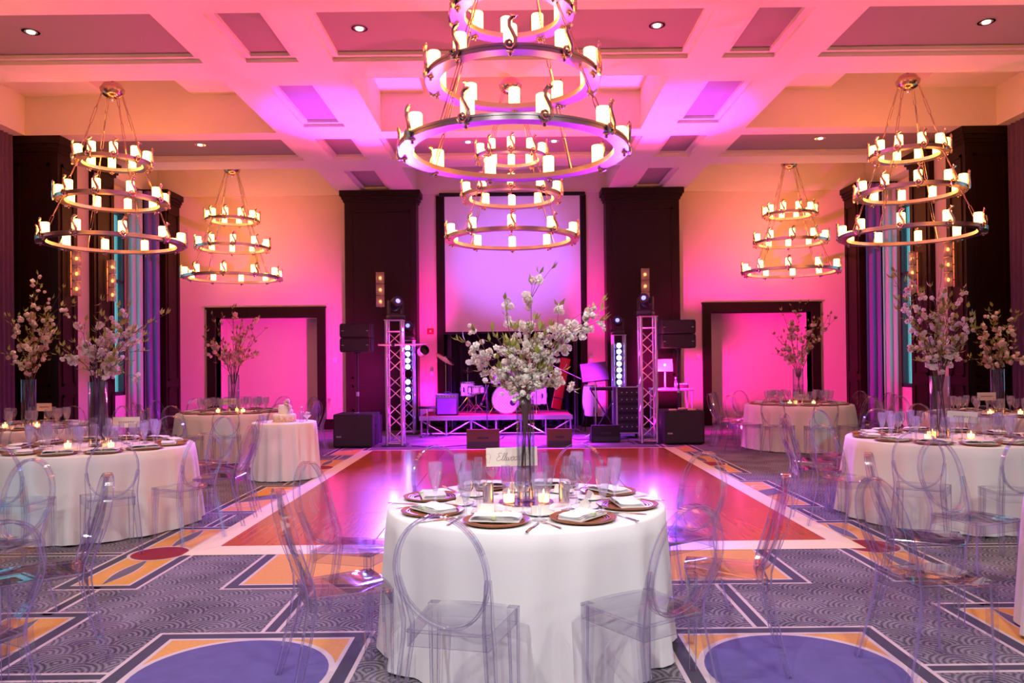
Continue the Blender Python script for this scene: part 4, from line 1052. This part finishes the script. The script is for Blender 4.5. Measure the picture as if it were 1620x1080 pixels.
MB().annulus(.055,.068,.004,.009,24).xf(Mx @ Matrix.Translation((.15,-.07,0))).build('port_ring','black_plastic',hd)
MB().lathe([(.0,.008),(.05,.008),(.05,.004),(.0,.004)],5).xf(Mx @ Matrix.Translation((.0,.19,0))).build('crest','plate_white',hd)
mesh_lines=MB()
for i in range(-7,8):
    for sg in (1,-1):
        c=i*.05; h2=sqrt(max(0,(R-.03)**2-(c*.707)**2*2*.5))
        p=Vector((c*.707*1,sg*c*.707*-1,0)); dv=Vector((.707,sg*.707,0)); 
        L=sqrt(max(0,(R-.03)**2-p.length**2)); a_,b_=p-dv*L,p+dv*L
        mesh_lines.tube([(a_.x,a_.y,.0045),(b_.x,b_.y,.0045)],.0022,4)
mesh_lines.xf(Mx).build('head_pattern','curtain_blue',hd)
for k in range(8):
    a=2*pi*(k+.5)/8; MB().box(-.012,.012,-.02,.02,-.05,.02).xf(Mx @ Matrix.Rotation(a,4,'Z') @ Matrix.Translation((R+.012,0,-.05))).build('lug','chrome',bd,smooth=False)
for sx in (-1,1): MB().tube([(sx*.24,.1,zc-.1),(sx*.36,.02,.02)],.01,6).build('spur','chrome',bd)
def tom(name,x,y,z,r,h,label,legs=None,tilt=0):
    t=thing(name,label,'drum',(x,y,z),0)
    M2=Matrix.Rotation(tilt,4,'X')
    MB().lathe([(r,0),(r,h)],28).xf(M2).build('shell','drum_shell',t); MB().lathe([(.0,h),(r-.004,h),(r-.004,h+.004),(.0,h+.004)],28).xf(M2).build('head','drum_head',t)
    MB().lathe([(.0,0),(r-.004,0),(r-.004,.004),(.0,.004)],28).xf(M2).build('bottom_head','drum_head',t)
    hoop(r,h).xf(M2).build('hoop','chrome',t); hoop(r,.0).xf(M2).build('hoop','chrome',t)
    for k in range(6):
        a=2*pi*k/6; MB().box(-.01,.01,-.012,.012,-.05,.05).xf(M2 @ Matrix.Rotation(a,4,'Z') @ Matrix.Translation((r+.01,0,h/2))).build('lug','chrome',t,smooth=False)
    if legs=='feet':
        for k in range(3):
            a=2*pi*k/3+.4; MB().tube([((r+.02)*cos(a),(r+.02)*sin(a),h*.8),((r+.02)*cos(a),(r+.02)*sin(a),.05),((r+.07)*cos(a),(r+.07)*sin(a),-(z-DZ)+.008)],.008,6).build('leg','chrome',t)
    if legs=='tripod':
        zb=-(z-DZ); MB().tube([(0,0,-.02),(0,0,zb+.12)],.014,8).build('stand_pole','chrome',t)
        for k in range(3):
            a=2*pi*k/3+.5; MB().tube([(0,0,zb+.22),(.22*cos(a),.22*sin(a),zb+.012)],.011,6).build('leg','chrome',t)
            MB().tube([(0,0,-.03),(r*.95*cos(a),r*.95*sin(a),-.01)],.008,6).build('basket_arm','chrome',t)
    if legs=='post':
        MB().tube([(0,0,h*.3),(0,.04,-.08),(.0,.06,-.14)],.012,6).build('mount','chrome',t)
    return t
tom('rack_tom',-.36,16.95,1.12,.14,.2,'small rack tom mounted over the bass drum, nearer the amplifier','post',radians(12))
tom('rack_tom',.02,16.95,1.12,.15,.22,'rack tom mounted over the bass drum, nearer the red case','post',radians(12))
tom('snare_drum',-.82,16.85,.88,.17,.14,'chrome snare drum on a tripod stand beside the bass drum','tripod')
tom('floor_tom',.52,16.95,.62,.2,.38,'floor tom standing on three chrome legs beside the bass drum','feet')
tom('side_tom',-1.02,17.25,.80,.16,.30,'deep silver tom on a stand behind the snare drum','tripod')
def cymbal(x,y,h,r,label,tx=0,ty=0,hat=False):
    t=thing('cymbal_stand',label,'cymbal',(x,y,DZ))
    MB().tube([(0,0,.2),(0,0,h+.06)],.011,8).build('pole','chrome',t)
    for k in range(3):
        a=2*pi*k/3+.9; MB().tube([(0,0,.34),(.27*cos(a),.27*sin(a),.012)],.011,6).build('leg','chrome',t)
        MB().tube([(0,0,.12),(.15*cos(a),.15*sin(a),.17)],.006,5).build('strut','chrome',t)
    M2=Matrix.Translation((0,0,h)) @ Matrix.Rotation(tx,4,'X') @ Matrix.Rotation(ty,4,'Y')
    prof=[(.0,.03),(.03,.028),(.05,.012),(r*.6,.006),(r,-.012),(r,-.014),(r*.6,.002),(.05,.007),(.0,.02)]
    MB().lathe(prof,32).xf(M2).build('cymbal_disc','cymbal',t)
    if hat: MB().lathe([(p,-q) for p,q in prof],32).xf(Matrix.Translation((0,0,h-.05))).build('cymbal_disc','cymbal',t)
    MB().lathe([(.0,.03),(.016,.03),(.012,.055),(.0,.06)],10).xf(M2).build('wing_nut','black_plastic',t)
cymbal(-1.5,17.1,1.22,.24,'crash cymbal tilted steeply on a chrome stand near the amplifier',radians(15),radians(32))
cymbal(-.62,17.25,1.22,.26,'large flat ride cymbal on a tall chrome stand behind the snare drum',radians(6),0)
cymbal(-1.05,17.75,.95,.15,'pair of hi-hat cymbals on a stand at the riser edge',0,radians(10),True)
cymbal(.42,17.3,1.2,.25,'crash cymbal tilted on a stand behind the floor tom',radians(12),radians(-22))
# amplifier
am=thing('guitar_amplifier','black guitar amplifier with grey speaker cloth on the riser','amplifier',(-1.45,16.45,DZ+.003),radians(0))
am.location.x=at_y(707,640,16.5).x
MB().bbox(-.235,.235,0,.25,0,.46,.012).build('cabinet','black_plastic',am); MB().box(-.205,.205,-.008,0,.03,.36).build('speaker_cloth','curtain_blue',am,smooth=False)
MB().box(-.205,.205,-.006,0,.375,.44).build('control_panel','badge',am,smooth=False)
for k in range(6): MB().lathe([(.0,0),(.012,0),(.010,.018),(.0,.018)],10).xf(Matrix.Translation((-.17+k*.065,-.006,.407)) @ Matrix.Rotation(pi/2,4,'X')).build('knob','black_plastic',am)
MB().tube([(-.08,.12,.455),(-.07,.12,.49),(.07,.12,.49),(.08,.12,.455)],.01,6).build('handle','black_plastic',am)
MB().add([(-.2,-.0085,.10),(.2,-.0085,.20),(.2,-.0085,.36),(-.2,-.0085,.3)],[(0,1,2,3)]) 
# small side stand left of riser
p=at_z(677,668,.0); st=thing('low_stool','low black round stool on one leg beside the riser','stool',(at_y(676,643,16.1).x,16.1,0))
MB().lathe([(.0,.60),(.19,.60),(.195,.615),(.19,.64),(.0,.64)],24).build('seat','black_plastic',st); MB().tube([(0,0,.02),(0,0,.6)],.018,8).build('pole','chrome',st)
for k in range(3): a=2*pi*k/3; MB().tube([(0,0,.1),(.2*cos(a),.2*sin(a),.012)],.012,6).build('leg','black_plastic',st)
# red case leaning
p0,p1=at_y(879,648,17.9),at_y(893,576,18.05)
rc=thing('red_case','tall narrow red instrument case leaning behind the drums','case',(p0.x,17.9,DZ+.025))
L=(p1-p0).length+.12; M2=Matrix.Rotation(atan2(p1.x-p0.x,p1.z-p0.z),4,'Y') @ Matrix.Rotation(radians(-4),4,'X')
MB().bbox(-.11,.11,-.06,.06,.01,L,.015).xf(M2).build('body','red_case',rc)
for zz in (.25,.6,.9): MB().box(-.113,.113,-.063,.063,zz,zz+.025).xf(M2).build('strap','black_plastic',rc,smooth=False)
# music stand
ms=thing('music_stand','black music stand with tilted tray on a thin chrome pole in front of the conga','music stand',(at_y(943,690,15.5).x,15.5,0))
MB().tube([(0,0,.05),(0,0,1.22)],.012,8).build('pole','chrome',ms)
for k in range(3): a=2*pi*k/3+.5; MB().tube([(0,0,.14),(.24*cos(a),.24*sin(a),.012)],.009,6).build('leg','chrome',ms)
M2=Matrix.Translation((-.02,-.03,1.33)) @ Matrix.Rotation(radians(-22),4,'X') @ Matrix.Rotation(radians(-6),4,'Y')
MB().box(-.27,.27,-.004,.004,-.18,.2).xf(M2).build('tray','black_plastic',ms,smooth=False)
MB().box(-.27,.27,-.004,.06,-.19,-.18).xf(M2).build('lip','black_plastic',ms,smooth=False)
MB().lathe([(.0,-.02),(.025,-.02),(.025,.02),(.0,.02)],12).xf(Matrix.Translation((0,-.02,1.25)) @ Matrix.Rotation(pi/2,4,'X')).build('clamp','badge',ms)
# conga
cg=thing('conga_drum','tall pink-lit conga drum in a cradle of thin legs behind the music stand','drum',(at_y(934,650,16.85).x,16.85,0))
MB().lathe([(.12,.36),(.15,.45),(.175,.68),(.16,.9),(.14,1.02)],24).build('shell','plate_white',cg); MB().lathe([(.0,1.02),(.14,1.02),(.14,1.03),(.0,1.03)],24).build('head','drum_head',cg)
hoop(.142,1.02).build('hoop','chrome',cg)
for k in range(4): a=2*pi*k/4+.4; MB().tube([(.15*cos(a),.15*sin(a),.6),(.17*cos(a),.17*sin(a),.3),(.25*cos(a),.25*sin(a),.012)],.011,6).build('leg','black_plastic',cg)
# keyboard
kb=thing('keyboard','slim stage keyboard on a black X stand beside the rack case','keyboard',(1.93,16.3,0),radians(4))
MB().bbox(-.31,.31,-.12,.12,.93,1.0,.01).build('body','black_plastic',kb)
km=MB().box(0,.019,-.11,.0,1.0,1.008).mesh('key','plate_white',smooth=False); bkm=MB().box(0,.011,-.05,.0,1.0,1.016).mesh('black_key','black_plastic',smooth=False)
for k in range(28):
    place('key',km,kb,(-.30+k*.0215,0,0))
    if k%7 not in (2,6): place('black_key',bkm,kb,(-.30+k*.0215+.014,0,0))
for s in (-1,1): MB().tube([(-.28*s,-.1*s,.012),(.28*s,-.1*s,.925)],.014,6).build('leg','black_plastic',kb); MB().tube([(-.28*s,-.16,.012),(-.28*s,.16,.012)],.014,6).build('foot','black_plastic',kb)
# mic stands
def mic(x,y,h,lab,boom=(.3,-.1,.05)):
    t=thing('microphone_stand',lab,'microphone stand',(x,y,0 if y<16.25 else DZ))
    MB().tube([(0,0,.15),(0,0,h)],.010,8).build('pole','black_plastic',t)
    for k in range(3): a=2*pi*k/3+.2; MB().tube([(0,0,.17),(.28*cos(a),.28*sin(a),.012)],.008,6).build('leg','black_plastic',t)
    e=Vector((boom[0],boom[1],h+boom[2])); MB().tube([(-boom[0]*.3,0,h-boom[2]*.3),e],.008,6).build('boom','chrome',t)
    M2=Matrix.Translation(e) @ rot_to((0,0,0),boom)
    MB().lathe([(.0,0),(.012,0),(.017,.11),(.0,.11)],12).xf(M2).build('microphone','black_plastic',t); MB().sphere((0,0,.13),.025,10,6).xf(M2).build('mic_grille','badge',t)
mic(at_y(771,690,16.0).x,16.0,1.0,'black microphone stand before the bass drum',(-.1,.3,-.25))
mic(at_y(910,690,15.9).x,15.9,1.25,'microphone stand with long boom between riser and music stand',(-.45,.1,.22))
# equipment rack case + DJ table + laptop
rk=thing('rack_case','wheeled road case rack with silver edges and black front panels','road case',(at_y(996,690,15.35).x,15.35,0))
MB().box(-.25,.25,-.02,.5,.12,1.02).build('body','black_matte',rk,smooth=False)
for x0 in (-.26,.24):
    for y0 in (-.03,.49): MB().box(x0,x0+.025,y0,y0+.025,.10,1.04).build('edge','aluminium',rk,smooth=False)
for zz in (.10,1.015): 
    MB().box(-.26,.265,-.03,-.005,zz,zz+.025).build('edge','aluminium',rk,smooth=False); MB().box(-.26,-.235,-.03,.515,zz,zz+.025).build('edge','aluminium',rk,smooth=False); MB().box(.24,.265,-.03,.515,zz,zz+.025).build('edge','aluminium',rk,smooth=False)
for k,zz in enumerate((.18,.36,.54,.72,.86)):
    q=MB().box(-.22,.22,-.03,-.02,zz,zz+.12).build('rack_panel','black_plastic',rk,smooth=False)
    for j in range(4): MB().lathe([(.0,0),(.013,0),(.01,.012),(.0,.012)],8).xf(Matrix.Translation((-.15+j*.1,-.03,zz+.06)) @ Matrix.Rotation(pi/2,4,'X')).build('knob','aluminium',q)
for x0 in (-.2,.2):
    for y0 in (.04,.44): wheel(rk,x0,y0)
dj=thing('mixer_table','waist-high equipment table with aluminium rim behind the front light tower','table',(at_y(1066,650,15.6).x,15.6,0))
MB().bbox(-.42,.42,-.02,.5,.93,.985,.008).build('tabletop','aluminium',dj)
for x0 in (-.38,.38):
    for y0 in (.02,.46): MB().tube([(x0,y0,.003),(x0,y0,.93)],.02,6).build('leg','aluminium',dj)
MB().box(-.34,.34,.05,.45,.35,.39).build('shelf','black_plastic',dj,smooth=False)
lp=thing('laptop','open silver laptop on a short pole stand, lid towards the dance floor','laptop',(at_y(1052,580,15.7).x,15.7,.985))
MB().lathe([(.0,0),(.09,0),(.09,.01),(.02,.015),(.018,.34),(.0,.34)],16).build('stand','aluminium',lp)
MB().bbox(-.16,.16,.0,.22,.34,.355,.004).build('base','laptop_lid',lp)
q=MB().bbox(-.16,.16,-.006,.0,0,.24,.003).build('lid','laptop_lid',lp,(0,-.0,.352)); q.rotation_euler=(radians(-12),0,0)
MB().sphere((0,-.0065,.12),.022,12,8,(1,.1,1.1)).build('logo','apple_glow',q)
mx=thing('audio_mixer','small black audio mixer with knobs on the equipment table','mixer',(lp.location.x+.34,15.72,.985)); MB().bbox(-.12,.12,-.1,.1,0,.07,.01).build('body','black_plastic',mx)
for i in range(5):
    for j in range(3): MB().lathe([(.0,.07),(.01,.07),(.008,.088),(.0,.088)],8,(-.09+i*.045,-.06+j*.05,0)).build('knob','aluminium',mx)
wbt=thing('water_bottle','small clear water bottle on the equipment table','bottle',(lp.location.x+.2,15.63,.985)); MB().open_lathe([(.001,.0),(.03,.0),(.032,.13),(.012,.17),(.012,.2),(.01,.2),(.01,.17),(.029,.13),(.027,.005),(.001,.005)],14).build('body','glass',wbt); MB().lathe([(.0,.2),(.014,.2),(.014,.22),(.0,.22)],10).build('cap','plate_white',wbt)
# speakers
def subwoofer(px0,px1,Y,label):
    a,b=at_y(px0,690,Y),at_y(px1,690,Y); t=thing('subwoofer',label,'speaker',((a.x+b.x)/2,Y,0),0,'floor subwoofers beside the stage'); w2=(b.x-a.x)/2
    MB().bbox(-w2,w2,0,.75,.02,.62,.015).build('cabinet','black_matte',t); MB().box(-w2+.03,w2-.03,-.008,0,.05,.59).build('front_grille','grille',t,smooth=False)
    MB().box(-w2+.06,-w2+.15,-.014,-.008,.20,.225).build('badge','badge',t,smooth=False)
    for x0 in (-w2+.06,w2-.06):
        for y0 in (.06,.69): MB().lathe([(.0,0),(.03,0),(.03,.02),(.0,.02)],10,(x0,y0,0)).build('foot','black_plastic',t)
    for s in (-1,1): MB().box(s*w2-.006,s*w2+.006,.28,.46,.36,.42).build('handle','black_plastic',t,smooth=False)
    MB().lathe([(.0,.615),(.05,.615),(.05,.635),(.0,.635)],14,(0,.35,0)).build('pole_socket','badge',t)
    return t
def line_array(px0,px1,py0,py1,Y,label,polex):
    a,b=at_y(px0,py1,Y),at_y(px1,py0,Y); cx=(a.x+b.x)/2; w2=(b.x-a.x)/2; h=(b.z-a.z)
    t=thing('speaker_pole',label.replace('line array speaker','speaker pole'),'pole',(polex,Y+.3,.635)); MB().tube([(0,0,0),(0,0,a.z-.635-.03)],.020,10).build('tube','black_plastic',t)
    MB().lathe([(.0,a.z-.665),(.06,a.z-.665),(.06,a.z-.635-.002),(.0,a.z-.635-.002)],14).build('top_plate','black_plastic',t); MB().lathe([(.0,.3),(.03,.3),(.03,.38),(.0,.38)],12).build('collar','badge',t)
    for k in range(2):
        s=thing('line_array_speaker',f"{label}, {'lower' if k==0 else 'upper'} box",'speaker',(cx,Y,a.z+k*h/2+.001),0,'line array speakers on poles')
        MB().bbox(-w2,w2,0,.42,.003,h/2-.004,.012).build('cabinet','black_matte',s); MB().box(-w2+.03,w2-.03,-.006,0,.025,h/2-.025).build('front_grille','grille',s,smooth=False)
        for sx in (-1,1): MB().box(sx*(w2+.006)-.012,sx*(w2+.006)+.012,.05,.11,.03,h/2-.03).build('rigging','black_plastic',s,smooth=False); MB().box(sx*(w2-.05)-.02,sx*(w2-.05)+.02,-.012,-.006,h/4-.012,h/4+.0).build('badge','badge',s,smooth=False)
s1=subwoofer(527,590,14.1,'black floor subwoofer on the cake side of the stage'); s2=subwoofer(1051,1115,14.1,'black floor subwoofer on the laptop side of the stage')
line_array(538,585,511,557,14.25,'black line array speaker on the cake side',s1.location.x)
line_array(1047,1100,505,551,14.25,'black line array speaker on the laptop side',s2.location.x)
def wedge(px0,px1,Y,label,rz=0,h=.33,m='black_matte'):
    a,b=at_y(px0,690,Y),at_y(px1,690,Y); t=thing('monitor_wedge',label,'speaker',((a.x+b.x)/2,Y,0),rz,'floor monitor wedges'); w2=(b.x-a.x)/2
    MB().add([(-w2,0,.005),(w2,0,.005),(w2,.45,.005),(-w2,.45,.005),(-w2,.0,h),(w2,.0,h),(w2,.12,h),(-w2,.12,h),(-w2,.45,.09),(w2,.45,.09)],
      [(0,3,2,1),(0,1,5,4),(4,5,6,7),(7,6,9,8),(8,9,2,3),(0,4,7,8,3),(1,2,9,6,5)]).build('cabinet',m,t,smooth=False)
    MB().add([(-w2+.03,.135,h-.006),(w2-.03,.135,h-.006),(w2-.03,.435,.115),(-w2+.03,.435,.115)],[(0,1,2,3)]).build('grille','grille',t,smooth=False)
    MB().box(-w2*.35,w2*.35,-.006,0,h*.5,h*.62).build('handle','black_plastic',t,smooth=False)
    MB().box(-w2+.02,w2-.02,-.004,0,.03,h*.36).build('connector_panel','black_plastic',t,smooth=False)
mat('wedge_brown',(.09,.045,.02),.7)
wedge(738,790,13.85,'brown-black floor monitor wedge in front of the bass drum',0,.34,'wedge_brown'); wedge(866,905,13.95,'floor monitor wedge behind the vase, before the riser end',0,.33,'wedge_brown')
wedge(936,981,14.6,'black floor monitor wedge before the music stand',0,.33)
wedge(583,606,14.95,'tilted monitor wedge behind the cake-side subwoofer',radians(40),.55)
# light towers
def tower(px,Y,h,label,wd=.29,leds=False,bar=False):
    p=at_y(px,690,Y); t=thing('truss_tower',label,'truss',(p.x,Y,0),0,'aluminium truss light towers'); g=wd/2-.025
    MB().bbox(-wd/2-.06,wd/2+.06,-wd/2-.06,wd/2+.06,.003,.018,.004).build('base_plate','black_plastic',t); MB().box(-wd/2-.01,wd/2+.01,-wd/2-.01,wd/2+.01,h-.012,h).build('top_plate','aluminium',t,smooth=False)
    cm2=MB().tube([(0,0,.018),(0,0,h-.012)],.025,10).mesh('chord','aluminium')
    for sx in (-1,1):
        for sy in (-1,1): place('chord',cm2,t,(sx*g,sy*g,0))
    nseg=max(4,int((h-.25)/.24)); dz=(h-.3)/nseg
    bm=MB().tube([(-g,0,0),(g,0,dz)],.010,6).mesh('brace','aluminium'); bm2=MB().tube([(g,0,0),(-g,0,dz)],.010,6).mesh('brace','aluminium')
    for k in range(nseg):
        for f in range(4):
            a=f*pi/2; place('brace',bm if (k+f)%2 else bm2,t,(-g*-sin(a)*1 if False else g*sin(a),-g*cos(a),.06+k*dz),(0,0,a))
    hb=MB().tube([(-g,0,0),(g,0,0)],.012,6).mesh('rung','aluminium')
    for zz in (.05,h-.22):
        for f in range(4): a=f*pi/2; place('rung',hb,t,(g*sin(a),-g*cos(a),zz),(0,0,a))
    return t,p.x
def moving_head(x,Y,z,label,yaw,tiltx,bright=True):
    t=thing('moving_head_light',label,'stage light',(x,Y,z),yaw,'moving head stage lights')
    MB().bbox(-.15,.15,-.13,.13,.0,.09,.02).build('base','black_plastic',t)
    y2=MB().box(-.15,-.115,-.05,.05,.09,.36).box(.115,.15,-.05,.05,.09,.36).box(-.15,.15,-.05,.05,.09,.12).build('yoke','black_plastic',t,smooth=False)
    M2=Matrix.Translation((0,0,.30)) @ Matrix.Rotation(tiltx,4,'X')
    h2=MB().lathe([(.0,-.15),(.07,-.15),(.105,-.10),(.11,.06),(.095,.14),(.085,.145),(.08,.14),(.0,.138)],20).xf(M2).build('head','black_plastic',t)
    MB().lathe([(.0,.141),(.045,.141),(.04,.150),(.0,.155)],18).xf(M2).build('lens','led_lens',h2)
t1,x1=tower(626,14.5,2.36,'tall front truss tower on the cake side of the stage',.33); t2,x2=tower(1026,14.5,2.38,'tall front truss tower on the laptop side of the stage',.33)
t3,x3=tower(647,16.9,2.05,'shorter rear truss tower with blue lamps on the cake side',.3); t4,x4=tower(980,16.9,2.12,'shorter rear truss tower with blue lamps on the laptop side',.3)
moving_head(x1+.02,14.5,2.362,'black moving head light on the front tower, cake side',.5,radians(70)); moving_head(x2-.03,14.5,2.382,'black moving head light on the front tower, laptop side',-.4,radians(75))
moving_head(x3,16.9,2.052,'moving head light with blue lens on the rear tower, cake side',.1,radians(85)); moving_head(x4-.02,16.9,2.122,'moving head light with blue lens on the rear tower, laptop side',-.1,radians(85))
lampm=MB().lathe([(.0,0),(.055,0),(.05,.02),(.0,.028)],16).mesh('lamp','led_blue')
def led_bar(x,Y,z0,z1,label):
    t=thing('led_blinder_bar',label,'stage light',(x,Y,z0),0,'blue led bars in the rear towers'); h=z1-z0; MB().box(-.06,.06,0,.05,0,h).build('housing','black_plastic',t,smooth=False)
    n=max(3,int(h/.13))
    for k in range(n): place('lamp',lampm,t,(0,-.0,(k+.5)*h/n),(pi/2,0,0))
    MB().tube([(0,.05,h*.5),(0,.10,h*.5)],.012,6).build('clamp','black_plastic',t)
led_bar(x3,16.82,1.40,1.95,'upper bar of round blue-white lamps inside the cake-side rear tower'); led_bar(x3,16.82,.72,1.22,'lower bar of round blue-white lamps inside the cake-side rear tower')
led_bar(x4,16.82,.75,1.95,'tall bar of round blue-white lamps inside the laptop-side rear tower')
# cross bar with par can
pb=thing('cross_bar','thin horizontal pipe clamped across the cake-side front tower','pipe',(x1,14.30,at_y(640,545,14.3).z)); MB().tube([(-.28,0,0),(.62,0,0)],.018,8).build('pipe','aluminium',pb)
MB().box(-.03,.03,-.03,.16,-.03,.03).build('clamp','black_plastic',pb,smooth=False)
pc=thing('par_can_light','black par can lamp hanging under the cross bar','stage light',(x1+.5,14.30,pb.location.z-.002)); 
MB().lathe([(.0,0),(.06,0),(.09,.06),(.095,.2),(.085,.2),(.08,.12),(.0,.1)],18).xf(Matrix.Translation((0,.0,-.16)) @ Matrix.Rotation(radians(70),4,'X') @ Matrix.Rotation(radians(30),4,'Y')).build('can','black_plastic',pc)
MB().tube([(-.1,0,-.16),(-.1,0,-.05),(0,0,-.02),(.1,0,-.05),(.1,0,-.16)],.009,6).build('yoke','black_plastic',pc)
# cables on the stage floor
def cable(pts,label,m='black_plastic',r=.008):
    P=[Vector(p) for p in pts]; out=[]
    for i in range(len(P)-1):
        for f in range(5): u=f/5; out.append(P[i].lerp(P[i+1],u)+Vector((.03*sin(9*u+i),.03*cos(7*u+i),0)))
    out.append(P[-1]); o=MB().tube(out,r,5).build('cable',m); tag(o,label,'cable','cables on the stage floor')
cable([(x1+.32,14.3,.012),(-1.4,14.05,.012),(-.8,14.4,.012),(-.3,15.2,.012),(-.2,16.0,.012)],'black cable running from the front tower past the monitor wedge')
cable([(x2-.32,14.2,.012),(2.2,15.14,.012),(1.25,15.18,.012),(1.05,15.8,.012)],'black cable running from the laptop-side tower to the riser')
for i,dx in enumerate((-.18,0,.17)):
    o=MB().bbox(-.07,.07,-.04,.04,0,.03,.006).build('small_pedal','icing_peach',None,(s2.location.x+dx,14.25,.641 if abs(dx)<.06 else .6205)); tag(o,'small pale effects box lying on the laptop-side subwoofer','box','effects boxes on the subwoofer')
